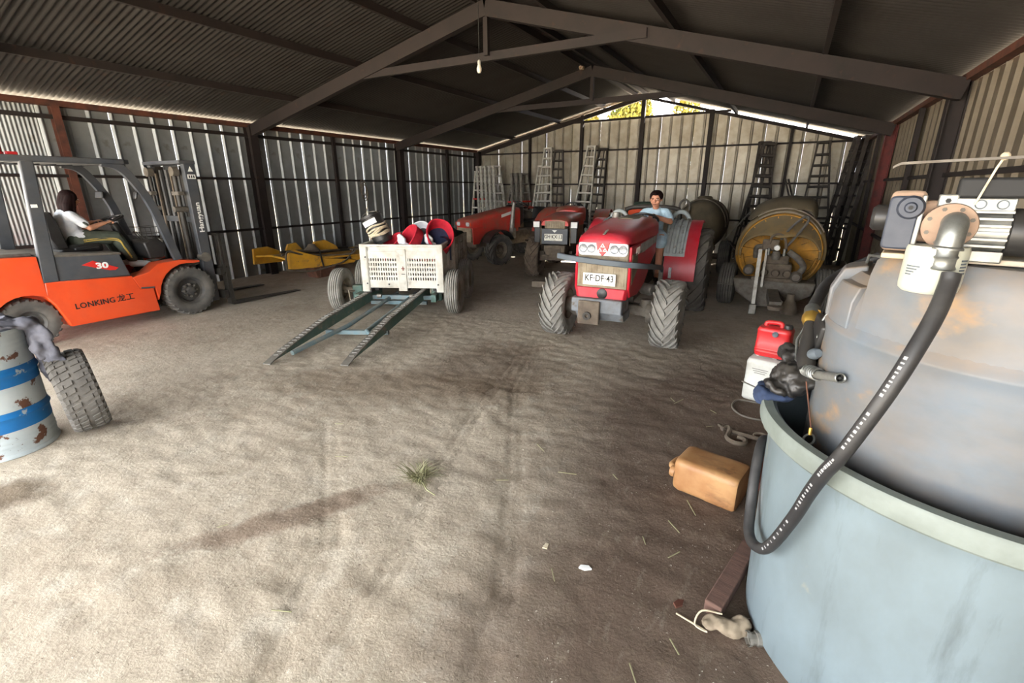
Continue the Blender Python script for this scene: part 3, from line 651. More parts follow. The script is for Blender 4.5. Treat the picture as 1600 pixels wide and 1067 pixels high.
# lower body and step
body = [(-1.52, 0.74), (-0.64, 0.685), (-0.58, 0.50), (-0.42, 0.49), (-0.40, 0.16), (-1.39, 0.17), (-1.48, 0.45), (-1.54, 0.56)]
MB().prism(body, -0.60, 0.60).build('side_body', 'orange_paint', fk, bevel=0.012)
MB().box((-0.2, 0, 0.44), (0.66, 0.66, 0.05)).build('floor_plate', 'black_steel', fk)
MB().box((-0.4, 0, 0.3), (0.9, 0.62, 0.24)).build('chassis', 'black_steel', fk)
for sd in (-1, 1):
    fen = [(-0.64, 0.66), (-0.44, 0.70), (-0.30, 0.80), (-0.03, 0.82), (0.25, 0.78), (0.25, 0.755)] + arc_pts(0.06, 0.355, 0.405, 75, 172, 8) + [(-0.39, 0.30), (-0.40, 0.49), (-0.58, 0.50)]
    MB().prism(fen, sd * 0.60, sd * 0.34).build('front_fender', 'orange_paint', fk, bevel=0.008)
    MB().box((-0.49, sd * 0.602, 0.50), (0.16, 0.012, 0.02), (0, 6, 0)).build('step_edge', 'charcoal_paint', fk)
# hood, seat deck and counterweight
MB().prism([(-1.515, 0.73), (-1.50, 1.035), (-0.71, 0.985), (-0.64, 0.685)], -0.585, 0.585).build('engine_hood', 'charcoal_paint', fk, bevel=0.015)
MB().prism([(-1.50, 1.025), (-1.50, 1.05), (-0.70, 1.0), (-0.70, 0.975)], -0.59, 0.59).build('hood_rim', 'cast_grey', fk)
cwp = [(-1.53, 0.56), (-1.525, 1.04), (-2.16, 1.08), (-2.28, 0.95), (-2.34, 0.70), (-2.30, 0.34), (-2.02, 0.32)] + arc_pts(-1.72, 0.285, 0.335, 165, 48, 8)
cw = MB().prism(cwp, -0.60, 0.60).build('counterweight', 'orange_paint', fk, bevel=0.04, seg=3)
MB().prism([(-1.53, 1.04), (-1.53, 1.075), (-2.12, 1.11), (-2.2, 1.06)], -0.5, 0.5).build('rear_cover', 'cast_grey', fk, bevel=0.01)
# lettering on the side
text('side_lettering', 'LONKING', 0.095, 'ink_black', fk, (-1.10, -0.603, 0.405), (90, -1, 0), sx=0.95, spacing=1.05, bold=0.0015)
text('side_lettering', '龙工', 0.10, 'ink_black', fk, (-0.77, -0.603, 0.413), (90, -1, 0), bold=0.001)
em = MB().prism([(-1.13, 0.89), (-1.01, 0.93), (-0.76, 0.81), (-0.80, 0.785), (-0.86, 0.79)], -0.592, -0.584).build('emblem', 'ink_red', fk, smooth=0)
text('emblem_number', '30', 0.10, 'white_paint', em, (-0.93, -0.595, 0.858), (90, 0, 0), sx=1.3, bold=0.004)
# overhead guard
for sd in (-1, 1):
    MB().prism([(-1.53, 0.73), (-1.38, 0.73), (-1.30, 2.09), (-1.42, 2.09)], sd * 0.60, sd * 0.53).build('rear_pillar', 'charcoal_paint', fk, bevel=0.012)
    o_ = smooth_path([(-0.66, 0, 2.10), (-0.50, 0, 2.06), (-0.38, 0, 1.93), (-0.22, 0, 1.62), (-0.12, 0, 1.24), (-0.02, 0, 0.82)], 6)
    rings = []
    for i, p in enumerate(o_):
        t = (o_[min(i + 1, len(o_) - 1)] - o_[max(i - 1, 0)]).normalized(); nn = Vector((-t.z, 0, t.x)) * 0.048
        rings.append([(p.x + nn.x, sd * 0.59, p.z + nn.z), (p.x - nn.x, sd * 0.59, p.z - nn.z), (p.x - nn.x, sd * 0.53, p.z - nn.z), (p.x + nn.x, sd * 0.53, p.z + nn.z)])
    MB().loft(rings).build('front_pillar', 'charcoal_paint', fk, smooth=50)
    MB().box((-1.12, sd * 0.56, 2.11), (1.42, 0.07, 0.07)).build('roof_rail', 'charcoal_paint', fk, bevel=0.015)
MB().box((-0.40, 0, 2.115), (0.10, 1.12, 0.055)).build('roof_front_bar', 'charcoal_paint', fk, bevel=0.01)
MB().box((-1.72, 0, 2.11), (0.07, 1.12, 0.06)).build('roof_rear_bar', 'charcoal_paint', fk, bevel=0.01)
for i in range(7): MB().box((-1.55 + i * 0.17, 0, 2.11), (0.035, 1.06, 0.05)).build('roof_slat', 'charcoal_paint', fk)
bc = MB().lathe([(0.06, 0), (0.062, 0.03), (0.05, 0.035), (0.05, 0.11), (0.03, 0.13), (0, 0.13)], o=(-1.56, -0.5, 2.14), n=16).build('rear_lamp', 'red_plastic', fk)
MB().box((-1.44, -0.50, 2.16), (0.10, 0.07, 0.04)).build('lamp_bracket', 'red_plastic', fk, bevel=0.01)
MB().box((-1.41, -0.603, 1.60), (0.055, 0.01, 0.035)).build('data_plate', 'white_paint', fk)
# mast
MB().box((0.42, -0.45, 1.14), (0.15, 0.09, 2.04)).build('mast_channel', 'charcoal_paint', fk, bevel=0.008)
MB().box((0.42, 0.45, 1.14), (0.15, 0.09, 2.04)).build('mast_channel', 'charcoal_paint', fk, bevel=0.008)
for sd in (-1, 1):
    MB().box((0.42, sd * 0.35, 1.12), (0.11, 0.07, 1.96)).build('inner_channel', 'black_steel', fk)
    MB().cyl((0.28, sd * 0.34, 0.40), (0.28, sd * 0.34, 1.45), 0.036).cyl((0.28, sd * 0.34, 1.45), (0.28, sd * 0.34, 2.02), 0.022).build('lift_cylinder', 'black_steel', fk)
    MB().cyl((0.24, sd * 0.34, 2.02), (0.32, sd * 0.34, 2.02), 0.065, n=18).build('chain_roller', 'cast_grey', fk)
    MB().bar((0.30, sd * 0.20, 0.45), (0.30, sd * 0.20, 2.0), 0.03, 0.02, (1, 0, 0)).build('lift_chain', 'mud_iron', fk)
    MB().cyl((0.34, sd * 0.38, 0.74), (-0.1, sd * 0.30, 0.60), 0.045, n=12).cyl((0.40, sd * 0.52, 0.80), (0.40, sd * 0.40, 0.80), 0.07, n=14).build('tilt_cylinder', 'cast_grey', fk)
    MB().box((0.26, sd * 0.37, 1.72), (0.08, 0.18, 0.05)).build('cylinder_clamp', 'cast_grey', fk)
    MB().cyl((0.18, sd * 0.34, 1.50), (0.36, sd * 0.34, 1.50), 0.04).build('cylinder_collar', 'cast_grey', fk)
for z, t in ((2.145, 0.05), (1.35, 0.08), (0.55, 0.12)): MB().box((0.40, 0, z), (0.22 if z > 2 else 0.10, 1.0 if z > 2 else 0.8, t)).build('mast_crossbar', 'charcoal_paint', fk, bevel=0.006)
for i in range(4): tb('mast_hose', [(0.40, -0.24 + 0.16 * i, 0.5), (0.40, -0.24 + 0.16 * i, 2.05)], 0.035, 'black_plastic', fk, 8)
MB().box((0.57, 0, 0.56), (0.06, 1.14, 0.10)).box((0.57, 0, 0.20), (0.06, 1.14, 0.12)).box((0.57, -0.2, 0.38), (0.05, 0.06, 0.32)).box((0.57, 0.2, 0.38), (0.05, 0.06, 0.32)).build('carriage', 'black_steel', fk)
lb = MB().box((0.61, 0, 1.12), (0.035, 1.14, 0.035)).box((0.61, -0.56, 0.84), (0.035, 0.035, 0.58)).box((0.61, 0.56, 0.84), (0.035, 0.035, 0.58)).box((0.61, 0, 0.62), (0.035, 1.14, 0.05))
for i in range(7): lb.box((0.61, -0.42 + 0.14 * i, 0.84), (0.025, 0.02, 0.58))
lb.build('load_backrest', 'black_steel', fk, smooth=0)
for sd in (-1, 1):
    MB().prism([(0.62, 0.62), (0.62, 0.035), (0.65, 0.02), (1.90, 0.02), (1.90, 0.03), (0.70, 0.065), (0.685, 0.09), (0.67, 0.62)], sd * 0.52 - 0.06, sd * 0.52 + 0.06).build('fork', 'black_steel', fk, smooth=0)
text('mast_lettering', 'Hangyuan', 0.095, 'white_paint', fk, (0.43, -0.497, 1.38), (90, -90, 0), sx=1.15, bold=0.002)
MB().prism([(0.39, 2.02), (0.46, 2.02), (0.425, 2.09)], -0.499, -0.494).build('warning_sign', 'white_paint', fk, smooth=0)
sg = MB().box((0.425, -0.497, 1.95), (0.11, 0.006, 0.06)).build('warning_sign', 'white_paint', fk, smooth=0)
for i in range(3): MB().box((0.395 + i * 0.03, -0.500, 1.95), (0.016, 0.003, 0.035)).build('sign_mark', 'ink_black', sg, smooth=0)
# controls and seat
MB().tube([(-0.20, 0, 0.50), (-0.33, 0, 0.95), (-0.46, 0, 1.33)], [0.09, 0.075, 0.05], 12).build('steering_column', 'black_plastic', fk)
sw = MB().tube(circle_pts((-0.50, 0, 1.38), 0.165, (-0.35, 0, 1), 28), 0.016, 8, closed=True)
for a in (30, 150, 270):
    q = circle_pts((-0.50, 0, 1.38), 0.16, (-0.35, 0, 1), 360)[a]; sw.tube([(-0.49, 0, 1.36), q], 0.012, 6)
sw.ball((-0.49, 0, 1.365), 0.035, 8)
sw.build('steering_wheel', 'black_plastic', fk)
MB().prism([(-0.30, 0.85), (-0.12, 0.85), (-0.06, 1.02), (-0.16, 1.14), (-0.34, 1.08)], -0.42, 0.42).build('dashboard', 'black_plastic', fk, bevel=0.02)
for i in range(3): tb('lever', [(-0.23, -0.30 + 0.07 * i, 1.05), (-0.32, -0.31 + 0.07 * i, 1.22)], 0.009, 'black_steel', fk, 6)
bk = MB()
for z in (1.12, 1.20, 1.28): bk.tube([(-0.36, -0.45, z), (-0.10, -0.45, z), (-0.10, -0.15, z), (-0.36, -0.15, z)], 0.004, 5, closed=True)
for x_ in (-0.36, -0.295, -0.23, -0.165, -0.10): bk.tube([(x_, -0.45, 1.12), (x_, -0.45, 1.28)], 0.004, 5)
bk.build('wire_basket', 'black_steel', fk)
for yy in (-0.2, -0.05, 0.12): MB().box((-0.14, yy, 0.60), (0.10, 0.07, 0.02), (0, -40, 0)).build('pedal', 'black_steel', fk)
for sd in (-1, 1):
    MB().box((-0.34, sd * 0.50, 1.70), (0.03, 0.14, 0.10), (0, 15, 15 * sd)).build('mirror', 'black_plastic', fk, bevel=0.015)
    tb('mirror_arm', [(-0.33, sd * 0.55, 1.78), (-0.34, sd * 0.50, 1.71)], 0.007, 'black_steel', fk, 6)
MB().box((-0.95, 0, 1.05), (0.46, 0.48, 0.11)).build('seat_cushion', 'black_plastic', fk, bevel=0.04, seg=3)
MB().loft([[(-1.20 + dx, y_, 1.06), (-1.08 + dx, y_, 1.06), (-1.11 + dx, y_ * 0.95, 1.30), (-1.15 + dx, y_ * 0.8, 1.52), (-1.23 + dx, y_ * 0.8, 1.50), (-1.25 + dx, y_, 1.2)] for y_, dx in ((-0.25, 0.0), (-0.2, -0.01), (0, -0.02), (0.2, -0.01), (0.25, 0))]).build('seat_backrest', 'black_plastic', fk, bevel=0.02)
MB().box((-0.93, 0.30, 1.12), (0.30, 0.05, 0.05)).build('armrest', 'black_plastic', fk, bevel=0.015)
MB().box((-0.93, -0.30, 1.06), (0.26, 0.05, 0.04)).build('armrest', 'black_plastic', fk, bevel=0.015)
tb('exhaust', [(-1.9, 0.4, 1.05), (-1.9, 0.4, 1.35)], 0.04, 'black_steel', fk, 12)

# girl on the forklift: side view, both hands on the steering wheel
gp = thing('person', (-8.08, 3.72, 0), 90.5, 'long haired girl in white shirt and striped green trousers driving the forklift', 'person')
b = MB()
hip = (-1.02, 0, 1.19); chest = (-1.05, 0, 1.42); neckb = (-1.00, 0, 1.50)
limb(b, [hip, (-1.06, 0, 1.30), chest], [0.115, 0.10, 0.105]); limb(b, [(-1.04, -0.09, 1.45), (-1.04, 0.09, 1.45)], [0.06, 0.06]); limb(b, [(-1.0, -0.07, 1.18), (-1.0, 0.07, 1.18)], [0.10, 0.10])
limb(b, [neckb, (-0.985, 0, 1.57)], [0.046, 0.042])
Pg, rtg = head_shape(b, (-0.965, 0, 1.655), (1, 0, -0.12), (0.1, 0, 1), 0.215)
hands = []
for sd in (-1, 1):
    sh = (-1.04, sd * 0.145, 1.455); el = (-0.90, sd * 0.19, 1.30); wr = (-0.73, sd * 0.165, 1.352)
    limb(b, [sh, el, wr], [0.047, 0.038, 0.025])
    hand_on_bar(b, wr, (-0.645, sd * 0.15, 1.372), (0, 1, 0.15), (0.2, 0, -1), 0.85, -sd)
    limb(b, [(-1.0, sd * 0.075, 1.19), (-0.62, sd * 0.13, 1.165), (-0.49, sd * 0.16, 0.81)], [0.088, 0.062, 0.04])
    limb(b, [(-0.50, sd * 0.16, 0.785), (-0.36, sd * 0.17, 0.765)], [0.038, 0.030])
body_g = fused(b, 'body', 'skin', gp)
face_bits(body_g, Pg, rtg, 0.215)
b = MB(); limb(b, [(-1.02, 0, 1.16), (-1.06, 0, 1.30), (-1.05, 0, 1.43)], [0.135, 0.122, 0.122]); limb(b, [(-1.045, -0.115, 1.455), (-1.045, 0.115, 1.455)], [0.066, 0.066])
limb(b, [(-1.0, -0.06, 1.17), (-1.0, 0.06, 1.17)], [0.125, 0.125])
for sd in (-1, 1): limb(b, [(-1.04, sd * 0.15, 1.455), (-0.955, sd * 0.182, 1.36)], [0.062, 0.060])
fused(b, 'shirt', 'cloth_white', gp)
MB().ball((-0.955, -0.183, 1.36), 0.064, 8, (0.9, 1, 0.5), (0, 40, 0)).build('sleeve_trim', 'cloth_green', gp)
b = MB(); limb(b, [(-1.02, -0.07, 1.145), (-1.02, 0.07, 1.145)], [0.118, 0.118])
for sd in (-1, 1): limb(b, [(-1.0, sd * 0.075, 1.175), (-0.62, sd * 0.13, 1.16), (-0.505, sd * 0.158, 0.86)], [0.105, 0.085, 0.062])
fused(b, 'trousers', 'cloth_green', gp)
st = MB()
for dz in (0.0, 0.022): st.tube([(p.x, p.y, p.z + dz) for p in smooth_path([(-1.0, -0.178, 1.13), (-0.80, -0.190, 1.14), (-0.635, -0.212, 1.11), (-0.585, -0.216, 1.0), (-0.53, -0.218, 0.87)], 5)], 0.007, 6)
st.build('trouser_stripe', 'cloth_yellow', gp)
for sd in (-1, 1):
    b = MB(); limb(b, [(-0.51, sd * 0.16, 0.785), (-0.41, sd * 0.165, 0.775), (-0.32, sd * 0.17, 0.76)], [0.050, 0.048, 0.036]); fused(b, 'shoe', 'shoe_white', gp)
b = MB()                                                     # long dark hair falling over the shoulders
b.ball(Pg(0, -0.08, 0.14), 0.215 * 0.44, 10, (0.98, 1.02, 0.98)); 
for sd in (-1, -0.5, 0, 0.5, 1):
    limb(b, [Pg(sd * 0.30, -0.12 - 0.2 * (1 - abs(sd)), 0.1), Pg(sd * 0.34, -0.26 - 0.12 * (1 - abs(sd)), -0.35), Pg(sd * 0.38, -0.42 + 0.1 * abs(sd), -1.05)], [0.05, 0.056, 0.032])
limb(b, [Pg(-0.36, 0.02, 0.2), Pg(-0.38, -0.02, -0.2), Pg(-0.40, 0.02, -0.75)], [0.03, 0.034, 0.02]); limb(b, [Pg(0.36, 0.02, 0.2), Pg(0.38, -0.02, -0.2), Pg(0.40, 0.02, -0.75)], [0.03, 0.034, 0.02])
fused(b, 'hair', 'hair_dark', gp, smooth_it=3)
# ------------------------------------------------------------------ tractors
def hood_ring(x, w, zt, zs, crown=0.02):
    half = [(w, zs), (w, max(zs + 0.003, zt - 0.10)), (w * 0.97, max(zs + 0.006, zt - 0.045)), (w * 0.86, zt - 0.012), (w * 0.5, zt + crown * 0.6), (0, zt + crown)]
    pts = half + [(-a, b_) for a, b_ in half[-2::-1]]
    return [(x, a, b_) for a, b_ in pts]
def fender(t, cx, cz, r, a0, a1, y0, y1, name, m, thick=0.02, ribs=0):
    n = 14; b = MB(); rings = []
    for i in range(n + 1):
        a = R(a0 + (a1 - a0) * i / n); c, s_ = math.cos(a), math.sin(a); rings.append([(cx + r * c, y0, cz + r * s_), (cx + r * c, y1, cz + r * s_), (cx + (r - thick) * c, y1, cz + (r - thick) * s_), (cx + (r - thick) * c, y0, cz + (r - thick) * s_)])
    b.loft(rings)
    for k in range(ribs):
        yy = y0 + (y1 - y0) * (k + 0.6) / (ribs + 0.2); rr = []
        for i in range(n + 1):
            a = R(a0 + (a1 - a0) * (0.04 + 0.92 * i / n)); c, s_ = math.cos(a), math.sin(a); h = abs(y1 - y0) / (ribs * 3.4)
            rr.append([(cx + (r - 0.002) * c, yy - h, cz + (r - 0.002) * s_), (cx + (r + 0.022) * c, yy - h * 0.5, cz + (r + 0.022) * s_), (cx + (r + 0.022) * c, yy + h * 0.5, cz + (r + 0.022) * s_), (cx + (r - 0.002) * c, yy + h, cz + (r - 0.002) * s_)])
        b.loft(rr)
    return b.build(name, m, t, smooth=40)
def chassis(t, iron='mud_iron', rear_r=0.62):
    MB().box((-0.25, 0, 0.66), (1.35, 0.36, 0.5)).build('engine_block', iron, t, bevel=0.03)
    MB().box((-1.45, 0, 0.60), (1.2, 0.30, 0.36)).build('gearbox', iron, t, bevel=0.03)
    MB().cyl((-2.0, -0.62, rear_r), (-2.0, 0.62, rear_r), 0.10, n=16).build('rear_axle', iron, t)
    MB().loft([[(x_, y_, z_) for x_, z_ in ((-0.07, 0.34 + dz), (0.07, 0.34 + dz), (0.07, 0.46 + dz), (-0.07, 0.46 + dz))] for y_, dz in ((-0.5, 0.0), (-0.2, 0.03), (0.0, 0.05), (0.2, 0.03), (0.5, 0.0))]).build('front_axle', iron, t, bevel=0.015)
    for sd in (-1, 1):
        MB().lathe([(0.0, 0), (0.13, 0), (0.13, 0.05), (0.09, 0.11), (0.09, 0.16), (0.0, 0.16)], o=(0, sd * 0.42, 0.40), ax=(0, sd, 0), n=18).build('hub', iron, t)
        tb('steering_rod', [(-0.12, sd * 0.05, 0.47), (-0.12, sd * 0.45, 0.44)], 0.018, iron, t, 8)
        MB().lathe([(0.0, -0.05), (0.07, -0.05), (0.075, 0.02), (0.06, 0.09), (0.0, 0.09)], o=(0.0, sd * 0.40, 0.46), n=14).build('kingpin', iron, t)
    MB().cyl((0.0, -0.2, 0.53), (0.0, 0.25, 0.53), 0.035, n=12).build('steering_cylinder', iron, t)
def number_plate(t, x, y, z, s, tilt=0, rz=0):
    p = MB().box((0, 0, 0), (0.006, 0.36, 0.13)).build('number_plate', 'plate_white', t, bevel=0.002); p.location = (x, y, z); p.rotation_euler = (0, R(tilt), R(rz))
    text('plate_lettering', s, 0.098, 'ink_black', p, (0.004, 0, 0.008), (90, 0, 90), sx=0.82, spacing=1.04, bold=0.001)
    text('plate_country', 'CHILE', 0.022, 'ink_black', p, (0.004, 0, -0.05), (90, 0, 90), spacing=1.5)
    return p
def steering(t, c, r=0.19, tilt=(-0.5, 0, 1), m='black_plastic'):
    b = MB().tube(circle_pts(c, r, tilt, 28), 0.016, 8, closed=True); cp = circle_pts(c, r, tilt, 36)
    for a in (3, 15, 27): b.tube([c, cp[a]], 0.011, 6)
    b.ball(c, 0.035, 8); b.build('steering_wheel', m, t)
def seat(t, x, z, m='black_plastic'):
    MB().box((x, 0, z), (0.42, 0.44, 0.10)).build('seat_cushion', m, t, bevel=0.04, seg=3)
    MB().loft([[(x - 0.16 + dx, y_, z), (x - 0.24 + dx, y_ * 0.95, z + 0.36), (x - 0.31 + dx, y_ * 0.9, z + 0.36), (x - 0.25 + dx, y_, z)] for y_, dx in ((-0.22, 0.05), (-0.15, 0.0), (0, -0.02), (0.15, 0.0), (0.22, 0.05))]).build('seat_backrest', m, t, bevel=0.025)

# front tractor with the boy
t1 = thing('tractor', (-1.69, 5.5, 0), 274, 'bright red tractor with a boy at the wheel and a grey front weight', 'tractor')
for sd in (-1, 1):
    wheel(t1, 'front_wheel', (0.0, sd * 0.66, 0.40), 0.40, 0.30, 0.205, 'ag', 'tyre_pale', 'rim_grey', outer=sd, nuts=8, lugs=19, lug_h=0.028, rim_offset=0.05, rot=7 * sd)
    wheel(t1, 'rear_wheel', (-2.0, sd * 0.74, 0.62), 0.62, 0.40, 0.32, 'ag', 'tyre_black', 'rim_grey', outer=sd, nuts=8, lugs=17, lug_h=0.04, rim_offset=0.08)
chassis(t1, 'cast_grey')
sec = [(0.625, 0.235, 1.275, 1.245), (0.60, 0.27, 1.305, 1.24), (0.52, 0.29, 1.33, 1.235), (0.35, 0.30, 1.355, 1.23), (0.05, 0.305, 1.385, 1.23), (-0.45, 0.315, 1.415, 1.23), (-0.85, 0.32, 1.43, 1.23), (-1.0, 0.315, 1.41, 1.23)]
MB().loft([hood_ring(*q) for q in sec]).build('bonnet', 'red_paint', t1, smooth=45)
MB().loft([hood_ring(x_, w_, 1.425 + 0.005 * k, 1.40, 0.02) for k, (x_, w_) in enumerate(((-0.45, 0.15), (-0.55, 0.21), (-0.9, 0.23), (-0.98, 0.21)))]).build('bonnet_scoop', 'dust_panel', t1, smooth=45)
for sd in (-1, 1):
    side = [(0.50, 0.66), (0.57, 0.75), (0.57, 1.21), (-0.98, 1.23), (-0.98, 0.98), (-0.62, 0.86), (-0.30, 0.68), (0.1, 0.62)]
    MB().prism(side, sd * 0.275, sd * 0.305).build('bonnet_side', 'red_paint', t1, bevel=0.01)
    MB().prism([(0.50, 0.80), (0.54, 1.13), (0.27, 1.12), (0.24, 0.92)], sd * 0.304, sd * 0.310).build('side_vent', 'dust_panel', t1, bevel=0.002)
    de = MB().prism([(0.16, 1.10), (0.10, 1.20), (-0.93, 1.21), (-0.93, 1.12), (-0.10, 1.09)], sd * 0.304, sd * 0.3085).build('side_decal', 'fender_grey', t1, smooth=0)
    for k in range(3): MB().prism([(0.20 + 0.07 * k, 1.10), (0.17 + 0.07 * k, 1.18), (0.20 + 0.07 * k, 1.18), (0.23 + 0.07 * k, 1.10)], sd * 0.305, sd * 0.3105).build('decal_stripe', 'white_paint', t1, smooth=0)
MB().prism([(a, b_) for a, b_ in rrect(0.55, 0.50, 0.03, 3, 0, 0.95)], 0.50, 0.575, axis='x').build('grille', 'grille_dust', t1, bevel=0.01)
for i in range(9): MB().box((0.576, -0.24 + 0.06 * i, 0.94), (0.005, 0.008, 0.30)).build('grille_bar', 'grille_dust', t1)
MB().loft([[(x_, y_, z_) for y_, z_ in ((-w_, 0.64), (w_, 0.64), (w_ + 0.01, 0.76), (-w_ - 0.01, 0.76))] for x_, w_ in ((0.45, 0.285), (0.57, 0.28), (0.605, 0.25))]).build('front_lip', 'red_paint', t1, bevel=0.01)
MB().lathe([(0, 0.008), (0.05, 0.007), (0.06, 0)], o=(0.604, 0.02, 0.70), ax=(1, 0, 0), n=24).build('front_oval', 'black_plastic', t1).scale = (1, 1, 1)
band = MB().prism(rrect(0.54, 0.145, 0.05, 4, 0, 1.18), 0.55, 0.603, axis='x').build('headlight_band', 'lamp_glass', t1, bevel=0.008)
for yy in (-0.215, -0.125, 0.125, 0.215):
    MB().lathe([(0.0, 0.004), (0.030, 0.001), (0.042, 0.006), (0.046, 0.002), (0.046, -0.01)], o=(0.604, yy, 1.18), ax=(1, 0, 0), n=20).build('headlight', 'lamp_dark', band)
bd = MB().prism([(-0.075, 1.25), (0.075, 1.25), (0.055, 1.165), (0.0, 1.105), (-0.055, 1.165)], 0.595, 0.612, axis='x').build('badge', 'red_plastic', t1, bevel=0.004)
for yy, zz, up in ((-0.028, 1.172, 1), (0.028, 1.172, 1), (0, 1.218, 1)):
    s_ = 0.026; MB().prism([(yy - s_, zz - s_ * 0.7), (yy + s_, zz - s_ * 0.7), (yy, zz + s_ * 0.9)], 0.610, 0.615, axis='x').build('badge_triangle', 'white_paint', bd, smooth=0)
    MB().prism([(yy - s_ * 0.42, zz - s_ * 0.45), (yy + s_ * 0.42, zz - s_ * 0.45), (yy, zz + s_ * 0.3)], 0.6125, 0.617, axis='x').build('badge_triangle_inner', 'red_plastic', bd, smooth=0)
em = MB().prism([(-0.028, -0.03), (0.0, 0.03), (0.03, 0.04), (0.012, 0.0), (0.0, -0.035)], 0, 0.012, axis='x').build('bonnet_emblem', 'dull_steel', t1, bevel=0.003); em.location = (0.56, 0.01, 1.345); em.rotation_euler = (0, R(-40), 0)
number_plate(t1, 0.605, -0.02, 0.855, 'KF·DF·43', rz=0)
gb = smooth_path([(0.60, -0.50, 1.085), (0.69, -0.30, 1.075), (0.72, 0.0, 1.06), (0.70, 0.26, 1.045), (0.55, 0.42, 1.02), (0.1, 0.47, 0.95), (-0.45, 0.47, 0.86), (-0.62, 0.46, 0.80)], 5)
rings = []
for i, p in enumerate(gb):
    tt = (gb[min(i + 1, len(gb) - 1)] - gb[max(0, i - 1)]).normalized(); nn = tt.cross(Vector((0, 0, 1))).normalized() * 0.018
    rings.append([p + nn + Vector((0, 0, 0.03)), p - nn + Vector((0, 0, 0.03)), p - nn - Vector((0, 0, 0.03)), p + nn - Vector((0, 0, 0.03))])
MB().loft(rings).build('guard_bar', 'hose_grey', t1, bevel=0.008)
MB().box((-0.62, 0.45, 0.62), (0.05, 0.05, 0.42)).build('guard_strut', 'cast_grey', t1)
MB().box((0.50, -0.02, 0.57), (0.36, 0.56, 0.16)).build('front_weight', 'weight_grey', t1, bevel=0.015)
MB().prism([(0.32, 0.50), (0.68, 0.50), (0.60, 0.40), (0.32, 0.40)], -0.25, 0.28).build('weight_carrier', 'weight_grey', t1, bevel=0.01)
MB().box((0.70, -0.09, 0.50), (0.05, 0.24, 0.26)).build('tow_bracket', 'mud_iron', t1, bevel=0.012)
MB().lathe([(0.02, 0), (0.045, 0), (0.045, 0.03), (0.02, 0.03)], o=(0.722, -0.10, 0.47), ax=(1, 0, 0), n=16).build('tow_eye', 'black_steel', t1)
MB().lathe([(0.0, 0), (0.07, 0), (0.07, 0.12), (0.05, 0.16), (0, 0.16)], o=(-0.3, 0.30, 0.62), ax=(0.4, 0.6, 0), n=16).build('oil_filter', 'dull_steel', t1)
for sd in (-1, 1):
    fender(t1, -2.0, 0.62, 0.73, -4, 108, sd * 0.64, sd * 0.80, 'fender_edge', 'red_paint')
    fender(t1, -2.0, 0.62, 0.725, 22, 108, sd * 0.36, sd * 0.64, 'fender_panel', 'fender_grey', ribs=3)
    fender(t1, -2.0, 0.62, 0.73, -4, 22, sd * 0.38, sd * 0.64, 'fender_foot', 'red_paint')
    MB().box((-1.40, sd * 0.45, 0.52), (0.55, 0.32, 0.03)).build('foot_plate', 'black_steel', t1)
    MB().prism([(-1.24, 0.60), (-1.24, 0.72), (-1.262, 0.75), (-1.262, 0.60)], sd * 0.46, sd * 0.50).build('side_marker', 'lamp_glass', t1, bevel=0.004)
    MB().box((-1.2, sd * 0.42, 0.42), (0.22, 0.2, 0.02)).box((-1.2, sd * 0.34, 0.48), (0.2, 0.02, 0.12)).build('step', 'black_steel', t1)
MB().box((-1.12, 0, 1.12), (0.22, 0.5, 0.50)).build('dash_cowl', 'red_paint', t1, bevel=0.05, seg=3)
MB().lathe([(0, 0.07), (0.05, 0.065), (0.06, 0.0)], o=(-0.72, -0.19, 1.43), n=16).build('air_cap', 'dull_steel', t1)
tb('column', [(-1.18, 0.05, 1.25), (-1.30, 0.05, 1.36)], 0.03, 'black_plastic', t1, 10)
steering(t1, Vector((-1.32, 0.06, 1.38)))
seat(t1, -1.86, 0.98)
MB().box((-1.86, 0, 0.84), (0.40, 0.40, 0.20)).build('seat_base', 'black_steel', t1, bevel=0.02)
hp = smooth_path([(-2.05, 0.30, 0.9), (-2.07, 0.32, 1.30), (-2.07, 0.40, 1.44), (-2.07, 0.52, 1.44), (-2.07, 0.60, 1.30), (-2.05, 0.62, 0.95)], 5)
MB().tube(hp, 0.03, 10).build('grab_hoop', 'fender_grey', t1)
MB().tube([(p.x, -p.y, p.z) for p in hp], 0.03, 10).build('grab_hoop', 'fender_grey', t1)
rp = smooth_path([(-2.3, -0.42, 0.8), (-2.32, -0.42, 1.35), (-2.32, -0.32, 1.50), (-2.32, 0.32, 1.50), (-2.32, 0.42, 1.35), (-2.3, 0.42, 0.8)], 4)
MB().tube(rp, 0.032, 10).build('roll_bar', 'black_steel', t1)

